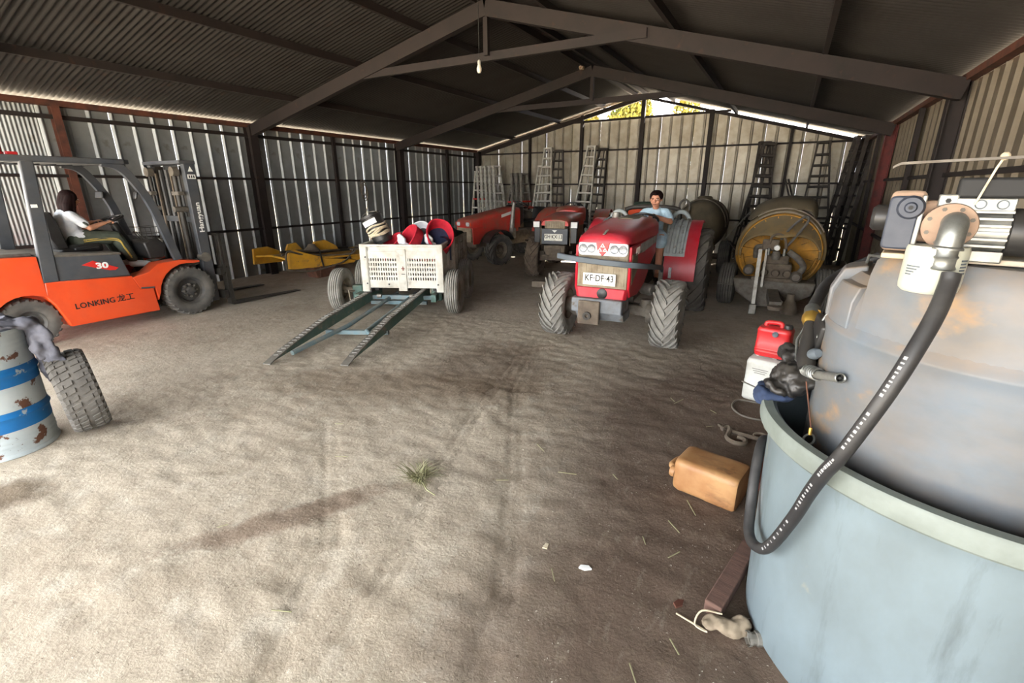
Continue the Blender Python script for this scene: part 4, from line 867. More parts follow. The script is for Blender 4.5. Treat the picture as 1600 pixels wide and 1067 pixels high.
# boy leaning on the steering wheel
bp_ = thing('person', (-1.69, 5.5, 0), 274, 'boy in pale blue shirt and shorts sitting at the wheel of the red tractor', 'person')
b = MB(); ox = 0.11
limb(b, [(-1.84, ox, 1.15), (-1.80, ox + 0.02, 1.30), (-1.70, ox + 0.04, 1.43)], [0.115, 0.105, 0.11]); limb(b, [(-1.69, ox - 0.075, 1.455), (-1.69, ox + 0.15, 1.455)], [0.062, 0.062]); limb(b, [(-1.84, ox - 0.07, 1.14), (-1.84, ox + 0.07, 1.14)], [0.1, 0.1])
limb(b, [(-1.67, ox + 0.04, 1.49), (-1.625, ox + 0.045, 1.56)], [0.048, 0.045])
Pb, rtb = head_shape(b, (-1.585, ox + 0.045, 1.645), (1, -0.03, -0.16), (0.12, 0, 1), 0.225)
for sd, wy in ((-1, -0.06), (1, 0.13)):
    sh = (-1.69, ox + 0.04 + sd * 0.15, 1.455); el = (-1.56, ox + 0.04 + sd * 0.23, 1.34); wr = (-1.42, 0.06 + sd * 0.10, 1.425)
    limb(b, [sh, el, wr], [0.048, 0.040, 0.027])
    hand_on_bar(b, wr, (-1.345, 0.06 + sd * 0.085, 1.432), (0.1, 1, 0), (0.4, 0, -1), 0.85, -sd)
    limb(b, [(-1.84, ox + sd * 0.08, 1.13), (-1.45, ox + sd * 0.185, 1.13), (-1.36, ox + sd * 0.19, 0.70)], [0.09, 0.064, 0.042]); limb(b, [(-1.37, ox + sd * 0.19, 0.62), (-1.23, ox + sd * 0.2, 0.585)], [0.042, 0.034])
    limb(b, [(-1.36, ox + sd * 0.19, 0.72), (-1.37, ox + sd * 0.19, 0.62)], [0.042, 0.04])
body_b = fused(b, 'body', 'skin_tan', bp_)
face_bits(body_b, Pb, rtb, 0.225)
b = MB(); limb(b, [(-1.84, ox, 1.12), (-1.80, ox + 0.02, 1.30), (-1.70, ox + 0.04, 1.42)], [0.14, 0.13, 0.128]); limb(b, [(-1.69, ox - 0.085, 1.455), (-1.69, ox + 0.165, 1.455)], [0.07, 0.07])
for sd in (-1, 1): limb(b, [(-1.69, ox + 0.04 + sd * 0.15, 1.455), (-1.615, ox + 0.04 + sd * 0.205, 1.385)], [0.064, 0.062])
fused(b, 'shirt', 'cloth_pale_blue', bp_)
b = MB(); limb(b, [(-1.84, ox - 0.07, 1.11), (-1.84, ox + 0.07, 1.11)], [0.12, 0.12])
for sd in (-1, 1): limb(b, [(-1.84, ox + sd * 0.08, 1.12), (-1.50, ox + sd * 0.175, 1.125), (-1.41, ox + sd * 0.185, 1.06)], [0.11, 0.092, 0.088])
fused(b, 'shorts', 'cloth_pale_blue', bp_)
b = MB(); b.ball(Pb(0, -0.07, 0.17), 0.225 * 0.42, 10, (0.93, 1.0, 0.92)); b.ball(Pb(0, 0.16, 0.36), 0.225 * 0.22, 8, (1.4, 0.8, 0.5)); b.ball(Pb(0, -0.2, -0.05), 0.225 * 0.3, 8, (1.1, 0.7, 1.1))
fused(b, 'hair', 'hair_dark', bp_, smooth_it=3)
for sd in (-1, 1):
    b = MB(); limb(b, [(-1.38, ox + sd * 0.19, 0.585), (-1.29, ox + sd * 0.195, 0.58), (-1.20, ox + sd * 0.2, 0.57)], [0.05, 0.046, 0.036]); fused(b, 'shoe', 'hair_dark', bp_)
MB().lathe([(0.026, -0.012), (0.031, -0.01), (0.031, 0.01), (0.026, 0.012)], o=(-1.425, 0.165, 1.422), ax=(-1, 1, -0.5), n=14).build('wrist_watch', 'black_plastic', bp_)

# older tractor with a square grille behind it
def old_tractor(loc, rz, label, plate, variant):
    t = thing('tractor', loc, rz, label, 'tractor')
    for sd in (-1, 1):
        wheel(t, 'front_wheel', (0.0, sd * 0.53, 0.42 if variant == 2 else 0.37), 0.42 if variant == 2 else 0.37, 0.28, 0.2, 'ag', 'tyre_brown' if variant == 2 else 'tyre_black', 'rim_grey', outer=sd, nuts=6, lugs=14, lug_h=0.03, rim_offset=0.05)
        wheel(t, 'rear_wheel', (-2.0, sd * 0.58, 0.60), 0.60, 0.32, 0.31, 'ag', 'tyre_brown' if variant == 2 else 'tyre_black', 'rim_grey', outer=sd, nuts=8, lugs=17, lug_h=0.04, rim_offset=0.08)
    chassis(t, 'mud_iron', 0.60)
    return t
t2 = old_tractor((-3.96, 9.09, 0), 281, 'dusty older red tractor with square headlamps and a brown front tyre behind the boy', None, 2)
sec = [(0.56, 0.26, 1.20, 1.10), (0.50, 0.285, 1.235, 1.10), (0.2, 0.30, 1.27, 1.08), (-0.4, 0.31, 1.30, 1.06), (-0.85, 0.31, 1.32, 1.05)]
MB().loft([hood_ring(*q, crown=0.012) for q in sec]).build('bonnet', 'red_worn', t2, smooth=45)
MB().loft([hood_ring(*q, crown=0.01) for q in ((-0.55, 0.2, 1.34, 1.28), (-0.65, 0.27, 1.40, 1.28), (-1.05, 0.30, 1.42, 1.1), (-1.1, 0.30, 1.41, 1.1))]).build('rear_cowl', 'red_worn', t2, smooth=45)
for sd in (-1, 1): MB().prism([(0.50, 0.72), (0.50, 1.14), (-0.85, 1.12), (-0.85, 0.9), (-0.2, 0.72)], sd * 0.28, sd * 0.30).build('bonnet_side', 'dust_panel', t2, bevel=0.008)
MB().box((0.53, 0, 1.12), (0.07, 0.40, 0.14)).build('grille_top', 'grille_dust', t2, bevel=0.01)
MB().box((0.53, 0, 0.90), (0.08, 0.52, 0.30)).build('grille', 'charcoal_paint', t2, bevel=0.012)
for i in range(8): MB().box((0.568, -0.16 + 0.046 * i, 1.12), (0.006, 0.008, 0.12)).build('grille_bar', 'dust_panel', t2)
MB().prism([(-0.05, 1.02), (0.05, 1.02), (0.0, 0.975)], 0.57, 0.578, axis='x').build('badge', 'white_paint', t2, smooth=0)
number_plate(t2, 0.578, -0.02, 0.885, 'GH·KX·13')
for sd in (-1, 1):
    hl = MB().box((0.50, sd * 0.37, 1.12), (0.08, 0.15, 0.13)).build('headlamp', 'black_plastic', t2, bevel=0.012)
    MB().box((0.544, sd * 0.37, 1.12), (0.012, 0.125, 0.11)).build('lamp_lens', 'white_paint', hl, bevel=0.006)
    MB().box((0.46, sd * 0.36, 0.92), (0.10, 0.13, 0.30)).build('lamp_post', 'black_plastic', t2, bevel=0.015)
    fender(t2, -2.0, 0.60, 0.72, 10, 115, sd * 0.40, sd * 0.74, 'rear_fender', 'red_worn')
MB().box((0.45, 0, 0.66), (0.24, 0.42, 0.14)).build('front_bolster', 'mud_iron', t2, bevel=0.02)
MB().box((0.56, -0.02, 0.62), (0.06, 0.30, 0.16)).build('tow_plate', 'mud_iron', t2, bevel=0.01)
steering(t2, Vector((-1.3, 0, 1.40))); seat(t2, -1.8, 0.95)
MB().box((-1.8, 0, 0.82), (0.4, 0.4, 0.2)).build('seat_base', 'black_steel', t2, bevel=0.02)
tb('column', [(-1.1, 0, 1.2), (-1.29, 0, 1.39)], 0.03, 'black_plastic', t2, 10)

t3 = old_tractor((-6.46, 10.1, 0), 254, 'red tractor with a sloping bonnet and white side label behind the bins', None, 3)
sec = [(0.66, 0.25, 1.05, 0.90), (0.62, 0.28, 1.09, 0.88), (0.4, 0.29, 1.14, 0.86), (-0.2, 0.30, 1.24, 0.84), (-0.8, 0.31, 1.33, 0.84), (-0.95, 0.31, 1.33, 0.84)]
MB().loft([hood_ring(*q, crown=0.012) for q in sec]).build('bonnet', 'red_worn', t3, smooth=45)
for sd in (-1, 1):
    MB().prism([(0.60, 0.52), (0.62, 0.90), (-0.9, 0.90), (-0.9, 0.75), (-0.45, 0.72), (-0.34, 0.56)] + arc_pts(0, 0.37, 0.44, 140, 40, 6) + [(0.42, 0.52)], sd * 0.27, sd * 0.30).build('bonnet_side', 'red_worn', t3, bevel=0.008)
    MB().prism([(-0.30, 1.10), (-0.30, 1.17), (-0.62, 1.24), (-0.62, 1.17)], sd * 0.305, sd * 0.3125).build('side_label', 'white_paint', t3, smooth=0)
    fender(t3, -2.0, 0.60, 0.72, 10, 115, sd * 0.40, sd * 0.74, 'rear_fender', 'red_worn')
    fender(t3, 0, 0.37, 0.47, 25, 150, sd * 0.40, sd * 0.66, 'front_fender', 'black_plastic')
    MB().prism(rrect(0.12, 0.09, 0.03, 3, sd * 0.17, 0.98), 0.64, 0.672, axis='x').build('headlamp', 'lamp_glass', t3, bevel=0.006)
    MB().box((0.655, sd * 0.265, 0.98), (0.03, 0.03, 0.08)).build('indicator', 'orange_paint', t3, bevel=0.006)
MB().box((0.60, 0, 0.74), (0.08, 0.50, 0.36)).build('grille', 'grille_dust', t3, bevel=0.015)
MB().box((-1.05, 0, 1.15), (0.2, 0.5, 0.44)).build('dash_cowl', 'black_plastic', t3, bevel=0.04)
MB().tube([(-0.62, 0.33, 0.6), (-0.62, 0.36, 1.0), (-0.68, 0.36, 1.45)], [0.07, 0.06, 0.04], 12).build('exhaust', 'dull_steel', t3)
MB().box((-0.62, 0.38, 0.72), (0.12, 0.12, 0.26)).build('side_box', 'dull_steel', t3, bevel=0.02)
steering(t3, Vector((-1.3, 0, 1.38))); seat(t3, -1.8, 0.95)
MB().box((-1.8, 0, 0.82), (0.4, 0.4, 0.2)).build('seat_base', 'black_steel', t3, bevel=0.02)
tb('column', [(-1.1, 0, 1.2), (-1.29, 0, 1.37)], 0.03, 'black_plastic', t3, 10)
MB().box((-1.40, 0.45, 0.5), (0.5, 0.3, 0.03)).build('foot_plate', 'black_steel', t3)
tb('step_loop', [(-1.2, 0.52, 0.5), (-1.15, 0.55, 0.32), (-1.05, 0.55, 0.28), (-0.95, 0.55, 0.34)], 0.018, 'dull_steel', t3, 8)

# concrete block on the floor by the older tractor
bl = MB().box((0, 0, 0.055), (0.42, 0.2, 0.11)).build('wooden_block', 'wood_pale', None, bevel=0.01); put(bl, (-3.86, 8.1, 0), (0, 0, 12)); tag(bl, 'pale wooden block lying on the floor before the older tractor', 'block')
# ------------------------------------------------------------------ bin trailer with loading ramps
tr = thing('bin_trailer', (-4.88, 5.165, 0), 295.5, 'low four wheeled bin trailer with two green steel loading ramps', 'trailer')
for x_ in (-0.12, -1.16):
    for sd in (-1, 1):
        wheel(tr, 'trailer_wheel', (x_, sd * 0.86, 0.33), 0.33, 0.20, 0.17, 'rib', 'tyre_pale', 'rim_grey', outer=-sd, nuts=5, rot=20 * x_)
    MB().cyl((x_, -0.78, 0.33), (x_, -0.5, 0.33), 0.045, n=12).build('stub_axle', 'rim_grey', tr)
    MB().cyl((x_, 0.50, 0.33), (x_, 0.78, 0.33), 0.045, n=12).build('stub_axle', 'rim_grey', tr)
    for sd in (-1, 1): MB().box((x_, sd * 0.60, 0.30), (0.12, 0.16, 0.22)).build('axle_bracket', 'ramp_green', tr, bevel=0.02)
MB().bar((-1.9, -0.53, 0.27), (0.15, -0.53, 0.27), 0.07, 0.10).build('side_beam', 'ramp_green', tr)
MB().bar((-1.9, 0.60, 0.27), (0.15, 0.60, 0.27), 0.07, 0.10).build('side_beam', 'ramp_green', tr)
for x_ in (-1.85, -1.0, -0.08): MB().bar((x_, -0.53, 0.24), (x_, 0.60, 0.24), 0.08, 0.06).build('cross_beam', 'pipe_blue', tr)
for nm, t0, t1_ in (('L', (2.24, -0.73, 0.0), (-0.35, -0.33, 0.31)), ('R', (2.22, 0.11, 0.0), (-0.35, 0.43, 0.31))):
    a, c = Vector(t0), Vector(t1_); d = (c - a).normalized(); s_ = d.cross(Vector((0, 0, 1))).normalized()     # channel: web with two flanges, cut to a point at the tip
    rings = []
    for q, top, bot in ((0.0, 0.012, 0.0), (0.10, 0.05, -0.012), (0.42, 0.10, -0.055), (1.0, 0.055, -0.10)):
        p = a.lerp(c, q); rings.append([p + s_ * 0.012 + Vector((0, 0, bot + 0.012)), p - s_ * 0.012 + Vector((0, 0, bot + 0.012)), p - s_ * 0.012 + Vector((0, 0, top)), p + s_ * 0.012 + Vector((0, 0, top))])
    rp = MB().loft(rings).build('ramp_web', 'ramp_green', tr, smooth=0)
    rings = [[v for v in (rg[3] + s_ * 0.03, rg[2] - s_ * 0.035, rg[2] - s_ * 0.035 + Vector((0, 0, 0.012)), rg[3] + s_ * 0.03 + Vector((0, 0, 0.012)))] for rg in rings]
    fl = MB().loft(rings).build('ramp_flange', 'ramp_steel', tr, smooth=0)
    n_r = 36; L = (c - a).length
    for k in range(n_r):
        q = 0.06 + 0.9 * k / n_r; top = 0.012 + (0.05 - 0.012) * q / 0.1 if q < 0.1 else 0.05 + (0.10 - 0.05) * (q - 0.1) / 0.32 if q < 0.42 else 0.10 + (0.055 - 0.10) * (q - 0.42) / 0.58
        p = a.lerp(c, q) + Vector((0, 0, top + 0.012))
        MB().box(p + Vector((0, 0, 0.005)), (0.014, 0.05, 0.012), (0, 0, 10)).build('grip_tooth', 'ramp_steel', fl, smooth=0)
    fl2 = [[rg[0] + s_ * 0.03, rg[1] - s_ * 0.01, rg[1] - s_ * 0.01 - Vector((0, 0, 0.012)), rg[0] + s_ * 0.03 - Vector((0, 0, 0.012))] for rg in [[p_ for p_ in r_] for r_ in rings]]
MB().tube([(1.95, -0.60, 0.045), (1.1, -0.30, 0.12), (-0.3, -0.07, 0.25)], 0.028, 10).build('guide_pipe', 'pipe_blue', tr)
MB().tube([(1.46, 0.16, 0.075), (1.30, 0.02, 0.12), (-0.3, 0.22, 0.25)], 0.026, 10).build('guide_pipe', 'pipe_blue', tr)
MB().bar((1.22, -0.53, 0.075), (1.20, 0.26, 0.075), 0.06, 0.05).build('ramp_tie', 'pipe_blue', tr)
MB().bar((-0.02, -0.38, 0.17), (-0.02, 0.46, 0.17), 0.06, 0.05).build('ramp_tie', 'pipe_blue', tr)
for yy in (-0.2, 0.28): MB().cyl((0.13, yy - 0.03, 0.30), (0.13, yy + 0.03, 0.30), 0.03, n=12).build('roller', 'dull_steel', tr)
MB().tube([(0.0, -0.62, 0.34), (0.10, -0.66, 0.36), (0.25, -0.58, 0.20), (0.3, -0.5, 0.14)], 0.012, 8).build('brake_line', 'rim_grey', tr)

def fruit_bin(name, loc, rz, label, m, slots, foot):
    """Plastic harvest bin 1.2 x 1.0 x 0.7 m: four panels, corner posts, rim and runners."""
    t = thing(name, loc, rz, label, 'bin'); W, D, Hh = 1.20, 1.0, 0.70; b0 = 0.075
    MB().box((0, 0, b0 + 0.02), (D - 0.04, W - 0.04, 0.04)).build('bin_floor', m, t)
    for sx in (-1, 1):
        for sy in (-1, 1):
            MB().prism(rounded_poly([(sx * (D / 2 - 0.07), sy * (W / 2)), (sx * D / 2, sy * W / 2), (sx * D / 2, sy * (W / 2 - 0.10)), (sx * (D / 2 - 0.03), sy * (W / 2 - 0.12)), (sx * (D / 2 - 0.09), sy * (W / 2 - 0.03))], 0.012, 2), 0.02, Hh, axis='z').build('corner_post', m, t, smooth=50)
            MB().box((sx * (D / 2 - 0.07), sy * (W / 2 - 0.07), 0.03), (0.12, 0.13, 0.06)).build('foot', foot, t, bevel=0.015)
    def panel(face, side, width):
        th = 0.022; b = MB(); off = (D if face == 'x' else W) / 2 - 0.03; rows = 5; cols = 12; halves = ((-width / 2 + 0.10, -0.07), (0.07, width / 2 - 0.10))
        def slab(a0, a1, z0, z1, dep=0.0, t=th):
            c = (side * (off - dep), (a0 + a1) / 2, (z0 + z1) / 2) if face == 'x' else ((a0 + a1) / 2, side * (off - dep), (z0 + z1) / 2)
            d = (t, a1 - a0, z1 - z0) if face == 'x' else (a1 - a0, t, z1 - z0); b.box(c, d)
        a_lo, a_hi = -width / 2 + 0.02, width / 2 - 0.02; z_s0, z_s1 = 0.16, 0.50
        slab(a_lo, a_hi, b0, z_s0); slab(a_lo, a_hi, z_s1, 0.60); slab(a_lo, a_hi, 0.60, Hh - 0.03, 0.012)
        slab(a_lo, halves[0][0], z_s0, z_s1); slab(halves[0][1], halves[1][0], z_s0, z_s1); slab(halves[1][1], a_hi, z_s0, z_s1)
        for h0, h1 in halves:
            rh = (z_s1 - z_s0) / rows
            for r_ in range(rows): slab(h0, h1, z_s0 + r_ * rh, z_s0 + r_ * rh + rh * 0.42)
            cw_ = (h1 - h0) / cols
            for c_ in range(cols + 1):
                a_ = h0 + c_ * cw_ - cw_ * 0.25; a_ = max(a_, h0); e_ = min(a_ + cw_ * 0.5, h1)
                for r_ in range(rows): slab(a_, e_, z_s0 + r_ * rh + rh * 0.42, z_s0 + (r_ + 1) * rh)
        o = b.build('slotted_panel', m, t, smooth=0)
        w_ = MB(); c = (side * (off + 0.012), 0, 0.33) if face == 'x' else (0, side * (off + 0.012), 0.33); w_.box(c, (0.022, 0.13, 0.60) if face == 'x' else (0.13, 0.022, 0.60)); w_.build('centre_rib', m, t, bevel=0.006)
        c = (side * (off + 0.008), 0, Hh - 0.018) if face == 'x' else (0, side * (off + 0.008), Hh - 0.018); MB().box(c, (0.05, width - 0.06, 0.035) if face == 'x' else (width - 0.06, 0.05, 0.035)).build('rim', m, t, bevel=0.006)
    if slots:
        panel('x', 1, W); panel('x', -1, W); panel('y', 1, D); panel('y', -1, D)
    else:
        for face, side, width in (('x', 1, W), ('x', -1, W), ('y', 1, D), ('y', -1, D)):
            off = (D if face == 'x' else W) / 2 - 0.03
            for k in range(5):                                  # boards
                z = 0.14 + 0.125 * k; c = (side * off, 0, z) if face == 'x' else (0, side * off, z)
                MB().box(c, (0.022, width - 0.06, 0.112) if face == 'x' else (width - 0.06, 0.022, 0.112)).build('side_board', m, t, bevel=0.004)
            for a_ in (-width / 4, width / 4):
                c = (side * (off + 0.02), a_, 0.38) if face == 'x' else (a_, side * (off + 0.02), 0.38); MB().box(c, (0.022, 0.07, 0.62) if face == 'x' else (0.07, 0.022, 0.62)).build('upright', m, t, bevel=0.004)
    for yy in (-0.45, 0.0, 0.45): MB().box((0, yy, 0.04), (D - 0.28, 0.09, 0.075)).build('runner', foot, t, bevel=0.01)
    return t
def on_trailer(x, y):
    h = R(295.5); return (-4.88 + x * math.cos(h) - y * math.sin(h), 5.165 + x * math.sin(h) + y * math.cos(h))
p = on_trailer(-0.40, 0.15); b1 = fruit_bin('harvest_bin', (p[0], p[1], 0.335), 295.5, 'white plastic harvest bin with slotted sides on the front of the trailer', 'bin_white', True, 'black_plastic')
mk = MB().box((0.505, 0.02, 0.36), (0.004, 0.05, 0.012)).box((0.505, 0.02, 0.36), (0.004, 0.012, 0.06)).build('bin_mark', 'brick_red', b1, smooth=0)
MB().box((0.505, 0.02, 0.28), (0.003, 0.05, 0.008)).build('bin_print', 'ink_black', b1, smooth=0)
for yy, zz in ((-0.52, 0.52), (0.52, 0.13), (-0.52, 0.14), (-0.2, 0.13)): MB().cyl((0.50, yy, zz), (0.506, yy, zz), 0.012, n=8).build('bolt_hole', 'ink_black', b1, smooth=0)
p = on_trailer(-1.47, 0.17); b2 = fruit_bin('harvest_bin', (p[0], p[1], 0.335), 295.5, 'weathered grey harvest bin standing behind the white one on the trailer', 'bin_grey', False, 'mud_iron')
nt_ = MB(); 
for i in range(9): nt_.ball((random.uniform(-0.3, 0.3), random.uniform(-0.35, 0.45), 0.62 + random.uniform(-0.03, 0.05)), random.uniform(0.13, 0.2), 7, (1.2, 1.2, 0.6), (random.uniform(0, 90), 20, 0))
nt = crumple(fused(nt_, 'green_net', 'net_green', None, voxel=0.02), 0.06, 0.1); p = on_trailer(-1.47, 0.17); put(nt, (p[0], p[1], 0.335), (0, 0, 295.5)); tag(nt, 'crumpled dark green net heaped in the grey bin', 'net')

# picking bags heaped in the white bin: an open bucket-shaped bag with a stiff rim each
def picking_bag(loc, rot, s, label, face='cloth_red', trim='cloth_navy', strap=True):
    t = thing('picking_bag', loc, 0, label, 'bag', 'picking bags in the white bin'); t.rotation_euler = tuple(R(a) for a in rot)
    rings = []
    for z, k in ((0.0, 0.80), (0.05, 0.95), (0.13, 1.0), (0.20, 1.02)):
        rings.append([(s * k * 0.24 * math.cos(a) * (1 + 0.05 * math.sin(3 * a + z * 9)), s * k * 0.17 * math.sin(a), s * z) for a in [2 * math.pi * i / 28 for i in range(28)]])
    inner = [[(x * 0.93, y * 0.91, z + (0.02 * s if i == 0 else 0)) for x, y, z in rg] for i, rg in enumerate(rings)]
    MB().loft(rings + inner[::-1]).build('bag_body', face, t, smooth=60)
    MB().tube([(x * 0.97, y * 0.97, z) for x, y, z in rings[-1]], 0.012 * s, 8, closed=True).build('bag_rim', face, t)
    MB().loft([[(x * 1.03, y * 1.03, z) for x, y, z in rings[0]], [(x * 1.03, y * 1.03, z) for x, y, z in rings[1]]], caps=True).build('bag_bottom', trim, t, smooth=60)
    if strap:
        q = smooth_path([(-0.20 * s, 0.0, 0.18 * s), (-0.25 * s, 0.06 * s, 0.26 * s), (-0.12 * s, 0.14 * s, 0.27 * s), (0.02, 0.17 * s, 0.12 * s)], 5); rr = []
        for i, p in enumerate(q): rr.append([p + Vector((0, 0, 0.03 * s)), p + Vector((0.006, 0.004, 0)), p - Vector((0, 0, 0.03 * s)), p - Vector((0.006, 0.004, 0))])
        MB().loft(rr).build('shoulder_strap', 'cloth_white', t, smooth=50)
    return t
def bag_at(x, y, z, rot, s, lb, **k):
    p = on_trailer(x, y); return picking_bag((p[0], p[1], z), (rot[0], rot[1], rot[2] + 295.5), s, lb, **k)
bag_at(-0.22, 0.30, 0.98, (10, 50, -30), 1.0, 'red picking bag with navy base tipped over behind the bin front', strap=False)
bag_at(-0.42, 0.58, 1.00, (-10, 48, 12), 1.15, 'red picking bag lying highest at the right side of the bin', strap=False)
bag_at(-0.28, 0.0, 0.86, (0, 40, -50), 1.0, 'red picking bag lying low beside the black bucket', strap=False)
bag_at(-0.62, 0.33, 1.04, (30, 35, 40), 0.9, 'white and dark picking bag on top of the heap', face='cloth_white', trim='black_plastic', strap=False)
for (x_, y_, z_), lb in (((-0.12, 0.12, 1.06), 'white cloth strip poking out beside the bucket'), ((-0.20, 0.50, 1.06), 'white cloth strip between the two red bags')):
    b = MB(); b.ball((0, 0, 0), 0.08, 8, (0.5, 0.8, 1.2), (20, 10, 0)); b.ball((0.02, 0.05, -0.08), 0.07, 8, (0.6, 0.9, 1.0), (-20, 10, 0)); b.ball((-0.03, -0.04, 0.06), 0.05, 8, (0.6, 0.9, 1.0), (-20, 30, 0)); o = crumple(fused(b, 'white_cloth', 'cloth_white', None, voxel=0.01), 0.03, 0.05); p = on_trailer(x_, y_); put(o, (p[0], p[1], z_), (0, 0, 295)); tag(o, lb, 'cloth')
bag_at(-0.62, 0.0, 0.76, (0, 30, 120), 1.1, 'red picking bag buried at the back of the white bin', strap=False)
bag_at(-0.40, 0.30, 0.72, (0, 10, 60), 1.2, 'red picking bag at the bottom of the heap in the bin', strap=False)
p = on_trailer(-0.30, 0.73)
rr = []
for i, (dx, dy, dz, w_) in enumerate(((-0.10, -0.10, 1.10, 0.08), (-0.02, -0.02, 1.10, 0.09), (0.0, 0.045, 1.06, 0.10), (0.0, 0.06, 0.95, 0.09), (0.01, 0.06, 0.84, 0.07), (0.0, 0.058, 0.77, 0.05))):
    q = [on_trailer(-0.30 + dx + e * w_, 0.73 + dy + f_) for e, f_ in ((-1, 0), (0, 0.014), (1, 0), (0, -0.008))]
    rr.append([(a[0], a[1], dz) for a in q])
nv = MB().loft(rr).build('navy_cloth', 'cloth_navy', None, smooth=60); tag(nv, 'navy cloth hanging over the right rim of the white bin', 'cloth')
bu = thing('bucket', on_trailer(-0.30, -0.20) + (1.02,), 0, 'black bucket wound with pale rope tilted on the bin edge', 'bucket'); bu.rotation_mode = 'QUATERNION'; bu.rotation_quaternion = Vector((0, 0, 1)).rotation_difference(Vector((-0.87 * 0.42, -0.49 * 0.42, 0.9)).normalized())
MB().lathe([(0.0, 0.0), (0.125, 0.0), (0.135, 0.02), (0.15, 0.40), (0.162, 0.405), (0.162, 0.44), (0.148, 0.44), (0.145, 0.05), (0, 0.05)], n=28).build('pail', 'black_plastic', bu)
for k in range(6): MB().tube([q + Vector((0, 0, 0.012 * math.sin(i * 0.7 + k))) for i, q in enumerate(circle_pts((0, 0, 0.12 + 0.027 * k), 0.150 + 0.006 * (k % 2), (0.1 * math.sin(k * 2), 0.1 * math.cos(k), 1), 24))], 0.014, 7, closed=True).build('rope_turn', 'rope_cream', bu)
MB().lathe([(0.150, 0.30), (0.153, 0.30), (0.156, 0.375), (0.152, 0.375)], n=14, a0=200, a1=330).build('bucket_label', 'paper_white', bu)
tb('bail', [Vector((0.165 * math.cos(R(a)), 0.165 * math.sin(R(a)) * 0.2 - 0.1 * math.sin(R(a)), 0.42 + 0.06 * math.sin(R(a)))) for a in range(0, 181, 12)], 0.004, 'dull_steel', bu, 6)

# ------------------------------------------------------------------ yellow cutting implement and rusty stand by the left wall
ym = thing('rotary_mower', (-8.95, 7.3, 0), 90, 'yellow tractor mower deck with a bent guard standing against the left wall', 'mower')
MB().prism([(-1.35, 0.26), (-1.33, 0.60), (-1.20, 0.64), (-0.85, 0.52), (-0.5, 0.40), (0.35, 0.26), (0.30, 0.20), (-0.6, 0.20), (-0.9, 0.24)], -0.62, -0.55).build('front_skirt', 'yellow_paint', ym, bevel=0.015)
MB().prism([(-1.35, 0.28), (-1.33, 0.60), (-1.0, 0.62), (-0.5, 0.40), (0.35, 0.30), (0.35, 0.24)], 0.50, 0.56).build('rear_skirt', 'yellow_paint', ym, bevel=0.015)
MB().loft([[(-1.3, y_, 0.42 + dz), (0.9, y_, 0.30 + dz), (0.9, y_, 0.34 + dz), (-1.3, y_, 0.46 + dz)] for y_, dz in ((-0.6, 0.0), (0.0, 0.05), (0.55, 0.0))]).build('deck', 'yellow_paint', ym, bevel=0.01)
MB().prism([(-0.35, 0.42), (-0.15, 0.66), (0.12, 0.68), (0.42, 0.52), (0.5, 0.36), (0.0, 0.36)], 0.05, 0.13).build('hitch_plate', 'yellow_paint', ym, bevel=0.01)
MB().prism([(-0.75, 0.46), (-0.65, 0.64), (-0.45, 0.66), (-0.30, 0.48)], 0.3, 0.36).build('hitch_plate', 'yellow_paint', ym, bevel=0.01)
MB().prism([(0.35, 0.22), (0.35, 0.34), (1.45, 0.42), (1.55, 0.30), (1.0, 0.22)], -0.52, -0.46).build('side_wing', 'yellow_paint', ym, bevel=0.012)
MB().loft([[(0.4, y_, 0.30), (1.5, y_, 0.36), (1.5, y_, 0.39), (0.4, y_, 0.335)] for y_ in (-0.5, 0.5)]).build('wing_deck', 'yellow_paint', ym)
MB().lathe([(0, 0.0), (0.16, 0.0), (0.16, 0.08), (0.1, 0.14), (0.06, 0.2), (0, 0.2)], o=(-0.35, -0.05, 0.44), n=18).build('gearbox', 'mud_iron', ym)
MB().lathe([(0, 0.0), (0.12, 0.0), (0.12, 0.06), (0.07, 0.10), (0, 0.1)], o=(1.05, 0.0, 0.38), n=18).build('gearbox', 'mud_iron', ym)
for pts in ([(-1.45, -0.66, 0.30), (-1.42, -0.70, 0.62), (-1.0, -0.6, 0.52), (-0.3, -0.5, 0.42), (0.2, -0.6, 0.40), (0.35, -0.62, 0.46)], [(-1.45, -0.66, 0.28), (-1.0, -0.75, 0.20), (-0.5, -0.72, 0.22), (0.0, -0.66, 0.28), (0.4, -0.5, 0.46)], [(-1.4, -0.5, 0.55), (-0.9, -0.3, 0.56), (-0.4, -0.4, 0.52), (0.3, -0.2, 0.46)], [(0.4, -0.4, 0.46), (0.9, -0.45, 0.44), (1.2, -0.2, 0.46), (1.5, -0.3, 0.42)]):
    tb('guard_rod', smooth_path(pts, 5), 0.018, 'mud_iron', ym, 8)
for x_ in (-0.62, 0.95): MB().bar((x_, -0.63, 0.58 if x_ < 0 else 0.40), (x_ + 0.05, -0.64, 0.22), 0.012, 0.03).build('strap', 'black_steel', ym)
for yy in (-0.2, 0.25): MB().bar((-0.9, yy, 0.50), (0.9, yy, 0.42), 0.06, 0.05).build('frame_bar', 'black_steel', ym)
st = MB().prism([(-0.80, 0.24), (-0.72, 0.0), (-0.30, 0.0), (-0.22, 0.24)], -0.62, -0.30).build('stand', 'rust_brown', ym, bevel=0.01)
for x_ in (-0.66, -0.36): MB().bar((x_, -0.64, 0.02), (x_ + 0.03, -0.64, 0.24), 0.03, 0.03).build('stand_rib', 'rust_brown', ym)
for x_ in (1.3, 1.0): MB().box((x_, 0.3, 0.15), (0.08, 0.08, 0.30)).build('leg', 'mud_iron', ym)
MB().box((1.2, -0.3, 0.13), (0.08, 0.08, 0.26)).build('leg', 'mud_iron', ym)

